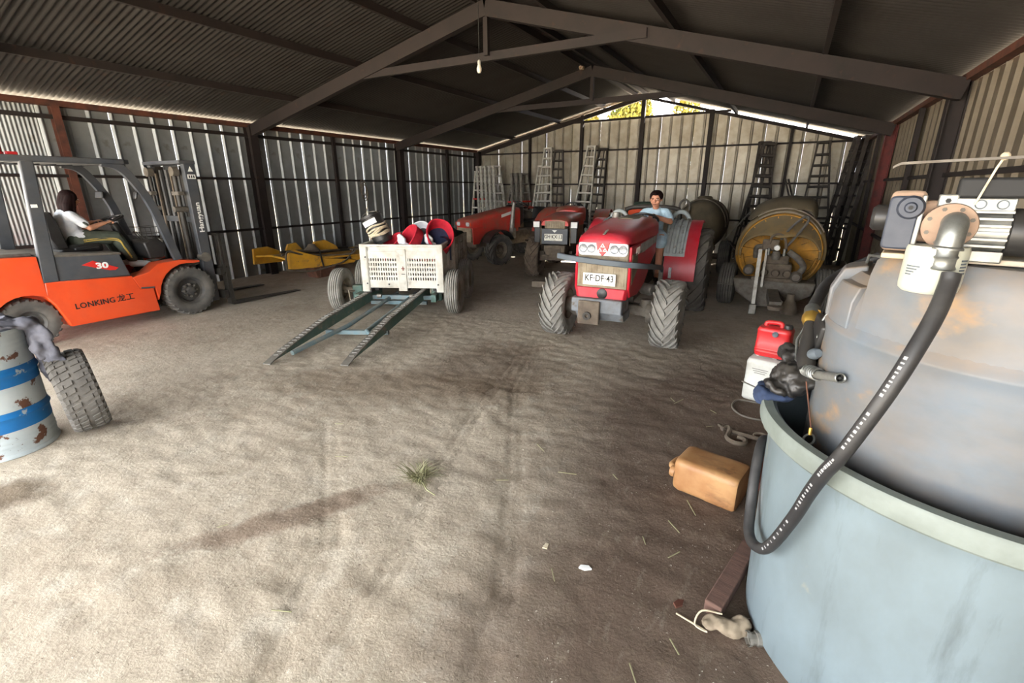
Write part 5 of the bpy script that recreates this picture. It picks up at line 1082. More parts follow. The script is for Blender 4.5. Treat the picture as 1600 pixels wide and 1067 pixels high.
# coil of cable hanging from the left wall girt
ck = thing('cable_coil', (-9.64, 9.3, 1.45), 90, 'coil of dark cable hanging from the left wall girt', 'cable')
for k in range(3): MB().tube([(0.10 * math.cos(a) + 0.01 * k, -0.02 - 0.012 * k, 0.34 + 0.20 * math.sin(a) - 0.06 * k) for a in [2 * math.pi * i / 20 for i in range(20)]], 0.011, 6, closed=True).build('cable_turn', 'mud_iron', ck)
tb('cable_tail', smooth_path([(0.08, -0.03, 0.30), (0.12, -0.03, 0.0), (-0.02, -0.03, -0.35), (-0.10, -0.03, -0.55)], 5), 0.010, 'mud_iron', ck, 6)
MB().tube([(0, 0.06, 0.54), (0, -0.04, 0.55), (0, -0.06, 0.50)], 0.008, 6).build('hook', 'black_steel', ck)
# ------------------------------------------------------------------ orchard sprayers
def sprayer_shell(t, fr0, fr1, lx0, lx1, w, zc, hh, a0, a1, m, name, edge=None, n=40):
    rings = []; steps = 8
    for j in range(steps + 1):
        q = j / steps; ring = []
        for i in range(n + 1):
            a = R(a0 + (a1 - a0) * i / n); f1 = fr1(a); f = 1.0 + (f1 - 1.0) * q
            bul = math.sin(q * math.pi * 0.5)
            ring.append((lx0 + (lx1 - lx0) * (1 - f) / 0.6 * (0.35 + 0.65 * bul), w * f * math.cos(a), zc + hh * f * math.sin(a)))
        rings.append(ring)
    return MB().loft(rings, caps=False, closed=False).build(name, m, t, smooth=70, solid=0.018)
sp = thing('orchard_sprayer', (-0.02, 8.6, 0), 270, 'large dusty yellow orchard sprayer with exposed pump facing the red jerrycan', 'sprayer')
for sd in (-1, 1):
    wheel(sp, 'wheel', (0.26, sd * 0.66, 0.33), 0.33, 0.24, 0.18, 'rib', 'tyre_black', 'rim_grey', outer=sd, nuts=5)
    MB().box((0.58, sd * 0.66, 0.37), (0.02, 0.22, 0.02)).build('scraper', 'cast_grey', sp)
MB().cyl((0.26, -0.6, 0.33), (0.26, 0.6, 0.33), 0.05, n=12).build('axle', 'mud_iron', sp)
rings = []
for lx, k in ((0.16, 0.97), (-0.1, 1.0), (-1.2, 1.0), (-2.0, 0.96), (-2.3, 0.7)):
    rings.append([(lx, 0.60 * k * math.cos(a) * (1 + 0.08 * abs(math.sin(2 * a))), 0.86 + (0.63 if math.sin(a) > 0 else 0.52) * k * math.sin(a)) for a in [2 * math.pi * i / 36 for i in range(36)]])
MB().loft(rings).build('tank', 'tank_olive', sp, smooth=60)
sprayer_shell(sp, None, lambda a: 0.86 - 0.46 * max(0, math.sin(a)) ** 1.5, 0.16, 0.66, 0.61, 0.86, 0.64, -8, 188, 'shroud_olive', 'shroud_top')
for a0, a1 in ((-75, -6), (186, 255)):
    sprayer_shell(sp, None, lambda a: 0.80, 0.16, 0.60, 0.61, 0.86, 0.56, a0, a1, 'shroud_yellow', 'shroud_side', n=16)
MB().lathe([(0.0, 0.02), (0.20, 0.02), (0.40, 0.03), (0.56, 0.08), (0.575, 0.05), (0.4, 0.0), (0, 0)], o=(0.17, 0, 0.86), ax=(1, 0, 0), n=36).build('fan_bowl', 'shroud_yellow', sp)
for i in range(16):
    a = R(-50 + 280 * i / 15); c, s_ = math.cos(a), math.sin(a)
    MB().bar((0.24, 0.30 * c, 0.86 + 0.30 * s_), (0.27, 0.54 * c, 0.86 + 0.54 * s_), 0.012, 0.05, (1, 0, 0)).build('fan_slat', 'shroud_yellow', sp, smooth=0)
for lxk, f in ((0.30, 1.0), (0.36, 0.93)):
    tb('shroud_seam', [(lxk - 0.08, 0.615 * f * math.cos(R(a)), 0.86 + 0.645 * f * math.sin(R(a))) for a in range(30, 132, 6)], 0.012, 'wood_pale', sp, 6)
# pump and pipework
MB().box((0.42, 0.0, 0.60), (0.34, 0.40, 0.26)).build('pump_body', 'mud_iron', sp, bevel=0.03)
MB().box((0.44, 0.0, 0.78), (0.22, 0.30, 0.14)).build('pump_head', 'mud_iron', sp, bevel=0.02)
for yy in (-0.15, 0.0, 0.15): MB().lathe([(0.055, 0), (0.06, 0.05), (0.045, 0.07), (0.045, 0.12), (0, 0.12)], o=(0.56, yy, 0.60), ax=(1, 0, 0), n=14).build('pump_cap', 'mud_iron', sp)
MB().box((0.62, 0.0, 0.50), (0.05, 0.62, 0.05)).build('pump_rail', 'mud_iron', sp, bevel=0.008)
MB().lathe([(0.0, 0), (0.075, 0.0), (0.075, 0.10), (0.05, 0.13), (0, 0.13)], o=(0.55, -0.36, 0.62), ax=(1, 0, 0), n=18).build('filter_cup', 'cast_grey', sp)
MB().lathe([(0.0, 0), (0.08, 0.0), (0.08, 0.08), (0.05, 0.13), (0, 0.13)], o=(0.55, 0.27, 0.56), ax=(1, 0, 0), n=18).build('filter_cup', 'cast_grey', sp)
MB().box((0.60, -0.12, 1.0), (0.10, 0.22, 0.16)).build('valve_block', 'mud_iron', sp, bevel=0.02)
MB().lathe([(0.0, 0.025), (0.035, 0.025), (0.042, 0.0), (0.042, -0.03)], o=(0.68, -0.03, 0.97), ax=(1, 0, 0), n=18).build('pressure_gauge', 'white_paint', sp)
for yy in (-0.13, 0.07): MB().lathe([(0.02, 0), (0.024, 0.02), (0.02, 0.06), (0.024, 0.10), (0, 0.10)], o=(0.68, yy, 0.86), n=10).build('valve_stem', 'galv', sp)
MB().lathe([(0, 0), (0.05, 0), (0.06, 0.06), (0.05, 0.12), (0, 0.12)], o=(0.66, -0.03, 0.80), n=14).build('regulator', 'cast_grey', sp)
tb('hose_loop', smooth_path([(0.62, -0.13, 0.98), (0.66, -0.12, 1.12), (0.62, -0.03, 1.16), (0.62, 0.05, 1.10), (0.60, 0.09, 0.92)], 6), 0.018, 'mud_iron', sp, 8)
tb('hose_loop', smooth_path([(0.58, 0.0, 1.08), (0.52, 0.10, 1.25), (0.42, 0.25, 1.40), (0.46, 0.30, 1.34), (0.56, 0.16, 1.10), (0.58, 0.08, 0.98)], 6), 0.018, 'tyre_black', sp, 8)
tb('suction_pipe', smooth_path([(0.60, 0.12, 0.92), (0.60, 0.26, 0.82), (0.58, 0.34, 0.70), (0.58, 0.28, 0.58)], 5), 0.045, 'cast_grey', sp, 10)
tb('suction_pipe', smooth_path([(0.60, -0.20, 0.98), (0.56, -0.30, 0.95), (0.50, -0.30, 0.80)], 5), 0.035, 'cast_grey', sp, 10)
MB().bar((0.70, -0.24, 0.94), (0.84, -0.22, 0.10), 0.05, 0.03, (1, 0, 0)).build('jack_leg', 'dull_steel', sp)
MB().box((0.84, -0.22, 0.08), (0.10, 0.10, 0.15)).build('jack_foot', 'dull_steel', sp, bevel=0.01)
MB().bar((0.66, -0.16, 0.94), (0.76, -0.15, 0.40), 0.03, 0.025, (1, 0, 0)).build('jack_brace', 'dull_steel', sp)
MB().prism([(-0.56, 0.48), (0.54, 0.48), (0.50, 0.30), (0.16, 0.10), (-0.18, 0.06), (-0.50, 0.28)], 0.30, 0.62, axis='x').build('front_trough', 'cast_grey', sp, bevel=0.02)
MB().bar((0.3, -0.02, 0.30), (1.55, 0.06, 0.30), 0.14, 0.12).build('drawbar', 'cast_grey', sp)
MB().lathe([(0.04, -0.02), (0.09, -0.02), (0.09, 0.02), (0.04, 0.02)], o=(1.62, 0.065, 0.30), n=20, closed_profile=True).build('drawbar_eye', 'mud_iron', sp)
MB().lathe([(0, 0), (0.10, 0), (0.11, 0.06), (0.08, 0.16), (0.05, 0.20), (0.05, 0.28), (0, 0.28)], o=(1.0, 0.24, 0.10), n=18).build('drive_coupling', 'mud_iron', sp)
MB().bar((0.5, 0.12, 0.26), (1.0, 0.24, 0.26), 0.08, 0.06).build('coupling_arm', 'mud_iron', sp)
# cover draped over the tank
rings = []
for lx, s_, dz in ((0.22, 0.60, -0.10), (0.10, 0.85, 0.0), (-0.25, 1.0, 0.03), (-0.9, 1.0, 0.0), (-1.6, 0.95, 0.02)):
    prof = [(-0.52, 1.30), (-0.46, 1.44), (-0.36, 1.56), (-0.20, 1.62), (0.02, 1.655), (0.22, 1.645), (0.38, 1.62), (0.42, 1.50), (0.44, 1.36)]
    rings.append([(lx + 0.03 * math.sin(i * 1.7), y_ * (0.7 + 0.3 * s_), 1.49 + (z_ - 1.49) * s_ + dz + 0.015 * math.sin(i * 2.3 + lx * 5)) for i, (y_, z_) in enumerate(prof)])
MB().loft(rings, caps=False, closed=False).build('cover_sheet', 'tank_olive', sp, smooth=60, solid=0.02, sub=1)
tb('spray_lance', [(-0.55, -0.62, 0.72), (0.10, -0.78, 1.02), (-0.5, -0.52, 1.42)], 0.012, 'dull_steel', sp, 6)

s2 = thing('orchard_sprayer', (-1.62, 11.4, 0), 272, 'olive tarpaulin covered orchard sprayer parked behind the front tractor', 'sprayer')
for sd in (-1, 1): wheel(s2, 'wheel', (0.1, sd * 0.56, 0.36), 0.36, 0.24, 0.19, 'rib', 'tyre_black', 'rim_dark', outer=sd, nuts=5)
MB().cyl((0.1, -0.5, 0.36), (0.1, 0.5, 0.36), 0.05, n=12).build('axle', 'mud_iron', s2)
rings = []
for lx, k in ((0.62, 0.55), (0.55, 0.85), (0.3, 0.98), (-0.6, 1.0), (-1.5, 0.95), (-1.7, 0.6)):
    rings.append([(lx, 0.50 * k * math.cos(a), 1.0 + 0.56 * k * math.sin(a)) for a in [2 * math.pi * i / 32 for i in range(32)]])
MB().loft(rings).build('tank', 'tank_olive', s2, smooth=60)
for lx in (0.2, -0.5): tb('tank_band', [(lx, 0.51 * math.cos(R(a)), 1.0 + 0.57 * math.sin(R(a))) for a in range(0, 181, 10)], 0.012, 'mud_iron', s2, 6)
MB().lathe([(0.15, 0), (0.16, 0.04), (0.13, 0.07), (0, 0.08)], o=(-0.2, 0.0, 1.55), n=20).build('tank_lid', 'tank_olive', s2)
MB().box((-0.3, 0, 0.40), (2.0, 0.5, 0.1)).build('chassis', 'mud_iron', s2, bevel=0.02)
tb('hose_loop', smooth_path([(0.62, -0.34, 1.15), (0.64, -0.40, 1.45), (0.62, -0.30, 1.56), (0.62, -0.20, 1.45), (0.62, -0.22, 1.2)], 6), 0.022, 'cast_grey', s2, 8)
MB().box((0.66, -0.28, 1.25), (0.1, 0.2, 0.2)).build('valve_block', 'mud_iron', s2, bevel=0.02)
MB().bar((0.6, 0, 0.40), (1.5, 0.0, 0.36), 0.1, 0.1).build('drawbar', 'mud_iron', s2)
MB().box((1.35, 0, 0.17), (0.05, 0.05, 0.34)).build('jack_leg', 'mud_iron', s2)

# orange hopper spreader half hidden between the tractors
hs = thing('spreader', (-2.95, 11.9, 0), 270, 'orange hopper spreader half hidden behind the tractor bonnet', 'spreader')
MB().loft([[(a * k, b_ * k, z) for a, b_ in ((-0.38, -0.42), (0.38, -0.42), (0.38, 0.42), (-0.38, 0.42))] for z, k in ((0.72, 0.45), (1.02, 0.85), (1.34, 1.0))] ).build('hopper', 'orange_paint', hs, bevel=0.02)
MB().tube([(0.39, -0.43, 1.34), (0.39, 0.43, 1.34), (-0.39, 0.43, 1.34), (-0.39, -0.43, 1.34)], 0.02, 6, closed=True).build('hopper_rim', 'black_steel', hs)
for sx in (-0.25, 0.25):
    for sy in (-0.35, 0.35): MB().bar((sx, sy, 0), (sx, sy * 0.9, 0.95), 0.05, 0.05).build('leg', 'black_steel', hs)
MB().box((0.1, 0, 1.42), (0.5, 0.5, 0.12)).build('folded_sack', 'net_green', hs, bevel=0.05, seg=3)

# ------------------------------------------------------------------ orchard ladders along the back wall
LADDERS = {}
def ladder_proto(key, H, wb_, wt, n, m, step=None, pole=True):
    t = bpy.data.objects.new('orchard_ladder', None); col.objects.link(t)
    for sd in (-1, 1): MB().bar((sd * wb_ / 2, 0, 0), (sd * wt / 2, 0, H), 0.04, 0.08, (0, 1, 0)).build('rail', m, t, smooth=0)
    for i in range(n):
        z = H * (0.12 + 0.86 * i / n); w = wb_ + (wt - wb_) * z / H
        MB().box((0, -0.012, z), (w, 0.085, 0.042)).build('rung', step if (step and i == n - 3) else m, t, smooth=0)
    MB().box((0, 0, H - 0.02), (wt + 0.06, 0.09, 0.05)).build('top_cap', m, t, smooth=0)
    if pole: MB().tube([(0, 0.05, H - 0.05), (0.03, 0.10, 0.15)], 0.02, 8).build('tail_pole', m, t)
    LADDERS[key] = [t, False]; return t
def ladder(key, x, y, tilt, label, group=None, rz=0, lean=0):
    t, used = LADDERS[key]
    if used: t = copy_tree(t)
    LADDERS[key][1] = True
    t.location = (x, y, 0.0); t.rotation_euler = (R(-tilt), R(lean), R(rz)); t['label'] = label; t['category'] = 'ladder'
    if group: t['group'] = group
    return t
ladder_proto('white', 2.35, 0.62, 0.34, 7, 'ladder_white', 'ink_red')
ladder_proto('alu', 2.5, 0.60, 0.26, 8, 'ladder_alu')
ladder_proto('grey', 2.25, 0.62, 0.28, 7, 'ladder_grey', 'ink_red')
ladder_proto('tall', 3.05, 0.72, 0.22, 10, 'ladder_alu')
ladder_proto('dark', 2.95, 0.80, 0.24, 10, 'ladder_dark')
ladder('white', -9.30, 14.15, 8, 'white painted ladder with a red step standing in the back left corner', rz=12)
for k, x_ in enumerate((-8.98, -8.80, -8.62, -8.44, -8.26)): ladder('alu', x_, 14.22 - 0.03 * k, 7.5, 'aluminium ladder stacked edge on next to the white ladder', 'aluminium ladders stacked beside the white one', rz=72)
ladder('grey', -7.95, 13.95, 14, 'grey ladder with a red step leaning beside the stacked aluminium ladders')
for k, x_ in enumerate((-7.66, -7.49, -7.32)): ladder('grey', x_, 14.2, 7, 'grey ladder stacked edge on behind the grey ladder with red step', 'grey ladders stacked edge on', rz=75)
ladder('alu', -7.12, 14.3, 9, 'aluminium ladder leaning between the grey stack and the tall ladders')
ladder('tall', -6.75, 13.9, 12, 'tall tapering ladder leaning on the wall right of the grey stack', lean=-2)
ladder('dark', -6.45, 14.12, 10, 'dark ladder nested behind the tall one right of the grey stack', rz=8)
ladder('tall', -5.52, 13.9, 12, 'tallest tapering ladder leaning behind the older tractor', lean=2)
ladder('dark', -5.25, 14.15, 9.5, 'dark ladder nested close behind the tallest one', rz=-10, lean=2)
for k, (x_, y_) in enumerate(((-0.78, 13.75), (-0.68, 13.9), (-0.55, 14.05))): ladder('dark', x_, y_, (14, 12, 10)[k], 'dark tripod ladder nested with others behind the yellow sprayer', 'dark nested ladders behind the sprayer', rz=(0, 10, 25)[k], lean=(3, 2, 0)[k])
ladder('dark', 0.62, 13.8, 14, 'single dark ladder leaning right of the nested dark ladders', lean=-2)
for k, x_ in enumerate((0.86, 1.02, 1.18)): ladder('dark', x_, 14.3, 6, 'dark ladder stacked edge on in the back right corner', 'dark ladders in the back right corner', rz=-80)
for k in range(2):
    o = MB().tube([(0, 0, 0), (0.75, 0.5, 2.0)], 0.022, 8).build('steel_pole', 'ladder_dark', None); put(o, (-0.02 + 0.06 * k + 0.2, 14.1 + 0.1 * k, 0), (0, 0, 180)); o.location = (0.55 + 0.07 * k, 14.72 - 0.02 * k, 0); o.rotation_euler = (0, 0, R(183)); tag(o, 'dark pole leaning slantwise on the nested dark ladders', 'pole', 'dark leaning poles')
# ------------------------------------------------------------------ drum, cloth and loose tyre
dr = thing('oil_drum', (-4.73, 0.86, 0), 20, 'rusty white steel drum with two blue painted bands', 'drum')
def drum_prof(z0, z1, off=0.0):
    out = []
    n_ = max(2, int((z1 - z0) / 0.01))
    for i in range(n_ + 1):
        z = z0 + (z1 - z0) * i / n_; r_ = 0.286 + off
        for hz in (0.29, 0.585): r_ += 0.012 * math.exp(-((z - hz) / 0.014) ** 2)
        for hz in (0.09, 0.12, 0.77, 0.80): r_ += 0.004 * math.exp(-((z - hz) / 0.008) ** 2)
        out.append((r_, z))
    return out
MB().lathe([(0.0, 0.015), (0.285, 0.015), (0.294, 0.0), (0.296, 0.015), (0.287, 0.025)] + drum_prof(0.03, 0.85) + [(0.287, 0.855), (0.296, 0.865), (0.296, 0.88), (0.285, 0.88), (0.282, 0.862), (0.0, 0.862)], n=56).build('drum_body', 'drum_white', dr, smooth=50)
for z0, z1 in ((0.19, 0.33), (0.50, 0.63)): MB().lathe(drum_prof(z0, z1, 0.0015), n=56).build('blue_band', 'drum_blue', dr, smooth=50)
MB().lathe([(0, 0.878), (0.03, 0.878), (0.03, 0.86)], o=(0.16, 0.1, 0), n=14).build('bung', 'galv', dr)
b = MB()
for p, r_, s_ in (((-0.12, 0.10, 0.885), 0.17, (1.3, 1.1, 0.22)), ((0.05, 0.14, 0.89), 0.17, (1.3, 1.0, 0.26)), ((0.13, 0.24, 0.885), 0.10, (1.4, 0.9, 0.4)), ((0.20, 0.30, 0.80), 0.10, (1.0, 0.5, 1.0)), ((0.17, 0.325, 0.68), 0.12, (1.2, 0.32, 1.2)), ((0.21, 0.33, 0.56), 0.12, (1.1, 0.3, 1.1)), ((0.12, 0.335, 0.50), 0.10, (1.1, 0.3, 0.9)), ((-0.05, 0.0, 0.88), 0.16, (1.5, 0.9, 0.2)), ((0.02, 0.27, 0.86), 0.10, (1.3, 0.7, 0.5)), ((0.10, 0.06, 0.905), 0.07, (1.6, 0.5, 0.5)), ((0.0, 0.20, 0.92), 0.06, (2.0, 0.6, 0.6)), ((0.24, 0.26, 0.72), 0.06, (0.6, 0.6, 1.6))): b.ball(p, r_, 9, s_, (random.uniform(-8, 8), random.uniform(-8, 8), random.uniform(-25, 25)))
ja = crumple(fused(b, 'jacket', 'cloth_grey', None, voxel=0.012, smooth_it=3), 0.07, 0.09); put(ja, (-4.73, 0.86, 0), (0, 0, 0)); tag(ja, 'crumpled grey jacket thrown over the top of the drum', 'jacket')
ty = thing('spare_tyre_wheel', (-4.53, 1.28, 0.0), -14, 'worn dusty car tyre leaning against the drum', 'tyre')
b = MB(); w = 0.23; Rr = 0.315; rim = 0.19; s_ = Rr - rim
b.lathe([(rim, -w * 0.36), (rim + s_ * 0.35, -w * 0.5), (Rr - s_ * 0.35, -w * 0.5), (Rr - s_ * 0.1, -w * 0.42), (Rr - 0.010, -w * 0.25), (Rr - 0.008, 0), (Rr - 0.010, w * 0.25), (Rr - s_ * 0.1, w * 0.42), (Rr - s_ * 0.35, w * 0.5), (rim + s_ * 0.35, w * 0.5), (rim, w * 0.36), (rim + 0.012, w * 0.30), (Rr - 0.03, w * 0.36), (Rr - 0.03, -w * 0.36), (rim + 0.012, -w * 0.30)], ax=(0, 1, 0), n=48, closed_profile=True)
car = b.build('carcass', 'tyre_dusty', ty, smooth=40)
for sd, f0, f1 in ((-1, 0.30, 0.50), (-1, 0.06, 0.27), (1, 0.06, 0.27), (1, 0.30, 0.50)):
    b = MB(); n_ = 34
    for i in range(n_):
        a = 2 * math.pi * (i + (0.5 if f0 > 0.2 else 0.2 * sd)) / n_; hd = 0.30 * 2 * math.pi / n_; rg = []
        for fy, fr in ((f0, 1.0 if f0 < 0.2 else 0.99), ((f0 + f1) / 2, 0.998 if f0 < 0.2 else 0.975), (f1, 0.993 if f0 < 0.2 else 0.93)):
            aa = a + (fy - f0) * 0.25 * sd; rg.append([(r_ * math.cos(q), sd * fy * w, r_ * math.sin(q)) for q, r_ in ((aa - hd, Rr * fr - 0.02), (aa + hd, Rr * fr - 0.02), (aa + hd * 0.9, Rr * fr), (aa - hd * 0.9, Rr * fr))])
        b.loft(rg)
    q_ = b.build('tread_row', 'tyre_dusty', ty, smooth=0); q_['kind'] = 'stuff'
for o in kids(ty): o.location = (0, 0, 0.325); o.rotation_euler = (R(5), 0, 0)

# ------------------------------------------------------------------ fuel tank in its bund
TC = (0.70, 2.07)
bd_ = thing('bund_tub', (TC[0], TC[1], 0), 0, 'large round blue grey plastic tub with a flat rim around the fuel tank', 'tub')
wallp = [(0.0, 0.012), (0.50, 0.012), (0.585, 0.0), (0.605, 0.03), (0.615, 0.3), (0.625, 0.6), (0.632, 0.84), (0.640, 0.90), (0.648, 0.915), (0.668, 0.92), (0.673, 0.93), (0.674, 0.98), (0.670, 0.987), (0.640, 0.987), (0.622, 0.975), (0.612, 0.92), (0.603, 0.6), (0.59, 0.1), (0.0, 0.05)]
MB().lathe(wallp[:9] + wallp[13:], n=96).build('tub_wall', 'poly_blue', bd_, smooth=40)
MB().lathe([(0.640, 0.914), (0.668, 0.916), (0.676, 0.925), (0.677, 0.98), (0.671, 0.989), (0.638, 0.989), (0.634, 0.98)], n=96).build('rim_band', 'poly_rim', bd_, smooth=40)
tk = thing('fuel_tank', (TC[0], TC[1], 0.05), 0, 'blue grey plastic fuel tank with dusty shoulders standing in the tub', 'tank')
z0 = -0.05
MB().lathe([(0, 0.05 + z0), (0.49, 0.05 + z0), (0.505, 0.08 + z0), (0.507, 0.7 + z0), (0.51, 1.28 + z0), (0.512, 1.315 + z0), (0.516, 1.325 + z0), (0.516, 1.335 + z0), (0.508, 1.345 + z0), (0.498, 1.42 + z0), (0.478, 1.485 + z0), (0.44, 1.52 + z0), (0, 1.53 + z0)], n=96).build('tank_shell', 'poly_tank', tk, smooth=40)
MB().lathe([(0.0, 1.50 + z0), (0.506, 1.345 + z0), (0.504, 1.40 + z0), (0.496, 1.54 + z0), (0.486, 1.585 + z0), (0.468, 1.602 + z0), (0.0, 1.606 + z0)], n=60, a0=207, a1=400).build('upper_drum', 'poly_tank', tk, smooth=40, bevel=0.012)
MB().lathe([(0.43, 1.36 + z0), (0.514, 1.35 + z0), (0.512, 1.44 + z0), (0.495, 1.49 + z0), (0.43, 1.50 + z0)], n=10, a0=184, a1=203, closed_profile=True).build('moulded_panel', 'poly_tank', tk, smooth=40, bevel=0.004)
MB().lathe([(0.42, 1.36 + z0), (0.52, 1.35 + z0), (0.52, 1.45 + z0), (0.49, 1.525 + z0), (0.42, 1.54 + z0)], n=12, a0=158, a1=181, closed_profile=True).build('moulded_lug', 'poly_tank', tk, smooth=40, bevel=0.006)
MB().lathe([(0.08, 0), (0.09, 0.03), (0.06, 0.05), (0, 0.05)], o=(0.1, 0.25, 1.525 + z0), n=20).build('filler_cap', 'black_plastic', tk)
tb('wire_handle', [(-0.42, 0.08, 1.47), (-0.42, 0.05, 1.52), (-0.38, -0.06, 1.525), (-0.33, -0.22, 1.53)], 0.005, 'galv', tk, 6)
tb('wire_handle', [(-0.42, 0.08, 1.47), (-0.475, 0.06, 1.38), (-0.52, 0.03, 1.27), (-0.527, 0.02, 1.20)], 0.004, 'galv', tk, 6)
# pump on the tank lip; local x runs along the motor, y away from the camera side
pu = thing('fuel_pump', (0.418, 1.755, 1.606), -10, 'electric fuel transfer pump with motor and white filter on the tank top', 'pump')
MB().box((0.06, 0.03, 0.008), (0.46, 0.16, 0.016)).build('base_plate', 'poly_dusty', pu, bevel=0.004)
MB().prism(rrect(0.085, 0.175, 0.02, 3, -0.135, 0.115), -0.075, 0.055).build('switch_case', 'pump_sand', pu, bevel=0.008)
MB().prism(rrect(0.075, 0.155, 0.015, 3, -0.140, 0.110), -0.088, -0.07).build('switch_cover', 'pump_navy', pu, bevel=0.006)
MB().prism([(-0.107, 0.03), (-0.094, 0.03), (-0.092, 0.19), (-0.104, 0.19)], -0.0885, -0.072).build('cover_edge', 'alu_cast', pu, bevel=0.003)
kn = MB().lathe([(0.0, 0.018), (0.012, 0.018), (0.016, 0.012), (0.028, 0.012), (0.032, 0.006), (0.034, 0.0)], o=(-0.125, -0.088, 0.155), ax=(0, -1, 0), n=24).build('rotary_knob', 'pump_navy', pu)
MB().cyl((-0.125, -0.104, 0.155), (-0.125, -0.109, 0.155), 0.006, n=10).build('knob_slot', 'ink_black', kn)
MB().lathe([(0.04, 0), (0.04, 0.03), (0.03, 0.04), (0, 0.04)], o=(-0.178, 0.0, 0.12), ax=(-1, 0, 0), n=18).build('cable_gland', 'black_plastic', pu)
MB().prism(rrect(0.10, 0.12, 0.02, 3, -0.055, 0.115), -0.05, 0.06).build('pump_housing', 'pump_sand', pu, bevel=0.01)
MB().box((-0.045, -0.04, 0.175), (0.045, 0.04, 0.035)).build('bypass_block', 'alu_cast', pu, bevel=0.004)
MB().cyl((-0.045, -0.06, 0.175), (-0.045, -0.063, 0.175), 0.007, n=6).build('bypass_screw', 'ink_black', pu)
fg = MB().lathe([(0.0, 0.0), (0.062, 0.0), (0.064, 0.006), (0.062, 0.014), (0.045, 0.018), (0.0, 0.018)], o=(-0.03, -0.07, 0.105), ax=(0, -1, 0), n=32).build('flange', 'pump_sand', pu)
for i in range(8):
    a = R(22 + 45 * i); MB().cyl((-0.03 + 0.05 * math.cos(a), -0.086, 0.105 + 0.05 * math.sin(a)), (-0.03 + 0.05 * math.cos(a), -0.090, 0.105 + 0.05 * math.sin(a)), 0.006, n=6).build('flange_bolt', 'cast_grey', fg)
el = smooth_path([(-0.02, -0.085, 0.115), (-0.02, -0.115, 0.112), (-0.021, -0.133, 0.095), (-0.022, -0.138, 0.07), (-0.023, -0.139, 0.045)], 5)
MB().tube(el, [0.031] * (len(el) - 3) + [0.031, 0.036, 0.036], 20).build('elbow_pipe', 'galv', pu)
MB().lathe([(0.027, 0.0), (0.031, 0.004), (0.027, 0.012), (0.027, 0.03), (0.031, 0.036), (0.027, 0.042), (0.027, 0.06)], o=(-0.023, -0.139, -0.012), n=20).build('hose_tail', 'galv', pu)
fi = MB().lathe([(0.0, 0.0), (0.062, 0.0), (0.071, 0.008), (0.073, 0.02), (0.073, 0.125), (0.070, 0.135), (0.0, 0.137)], o=(-0.04, -0.082, -0.085), n=40).build('filter_canister', 'filter_white', pu)
for k in range(4): MB().lathe([(0.0738, 0), (0.0742, 0.0), (0.0742, 0.004), (0.0738, 0.004)], o=(-0.04, -0.082, -0.01 - 0.008 * k), n=8, a0=215, a1=245 - 5 * k, closed_profile=True).build('filter_print', 'hose_grey', fi)
for k in range(5): MB().lathe([(0.0738, 0), (0.0742, 0.0), (0.0742, 0.005), (0.0738, 0.005)], o=(-0.04, -0.082, 0.012 - 0.009 * k), n=6, a0=318, a1=338 - 3 * (k % 2), closed_profile=True).build('filter_print', 'hose_grey', fi)
mo = MB().lathe([(0.0, 0.0), (0.058, 0.0), (0.058, 0.13), (0.0, 0.13)], o=(-0.03, 0.0, 0.09), ax=(1, 0, 0), n=30).build('motor', 'alu_cast', pu)
for k in range(7):
    zf = 0.035 + 0.0185 * k; MB().box((0.035, -0.052 - 0.010 * math.sin(math.pi * (k + 0.5) / 7), zf), (0.125, 0.026, 0.006)).build('cooling_fin', 'alu_cast', mo, smooth=0)
MB().box((0.035, -0.045, 0.165), (0.125, 0.03, 0.035)).build('motor_shoulder', 'alu_cast', mo, bevel=0.003)
for xx in (0.025, 0.07): MB().lathe([(0.010, 0.002), (0.013, 0.003), (0.013, 0)], o=(xx, -0.0605, 0.166), ax=(0, -1, 0), n=16).build('motor_mark', 'hose_grey', mo)
MB().lathe([(0.060, 0), (0.066, 0.004), (0.066, 0.085), (0.055, 0.11), (0.0, 0.118)], o=(0.098, 0.0, 0.09), ax=(1, 0, 0), n=30).build('fan_cowl', 'black_plastic', pu)
MB().box((0.055, -0.015, 0.210), (0.17, 0.085, 0.055)).build('terminal_box', 'ink_black', pu, bevel=0.008)
MB().lathe([(0.018, 0), (0.022, 0.01), (0.014, 0.03), (0.014, 0.05)], o=(0.14, -0.015, 0.205), ax=(1, 0, 0), n=14).build('cable_gland', 'black_plastic', pu)
tb('power_cable', smooth_path([(0.18, -0.015, 0.205), (0.30, -0.01, 0.20), (0.36, 0.05, 0.15), (0.40, 0.12, 0.02)], 5), 0.010, 'black_plastic', pu, 8)
MB().box((0.045, -0.02, 0.022), (0.11, 0.09, 0.03)).build('motor_foot', 'alu_cast', pu, bevel=0.004)
tb('hanger_rod', [(0.012, -0.066, 0.165), (0.035, -0.066, 0.262), (0.045, -0.066, 0.292)], 0.003, 'rope_cream', pu, 6)
hb = smooth_path([(-0.19, -0.066, 0.268), (-0.175, -0.066, 0.277), (-0.15, -0.066, 0.280), (0.05, -0.066, 0.287), (0.40, -0.066, 0.296)], 5)
MB().loft([[p + Vector((0, -0.012, 0.003)), p + Vector((0, 0.012, 0.003)), p + Vector((0, 0.012, -0.004)), p + Vector((0, -0.012, -0.004))] for p in hb]).build('hanger_bar', 'cast_grey', pu, smooth=40)
MB().ball((0.045, -0.066, 0.291), 0.011, 8).build('rod_knot', 'rope_cream', pu)

pu.scale = (0.92, 0.92, 0.92)
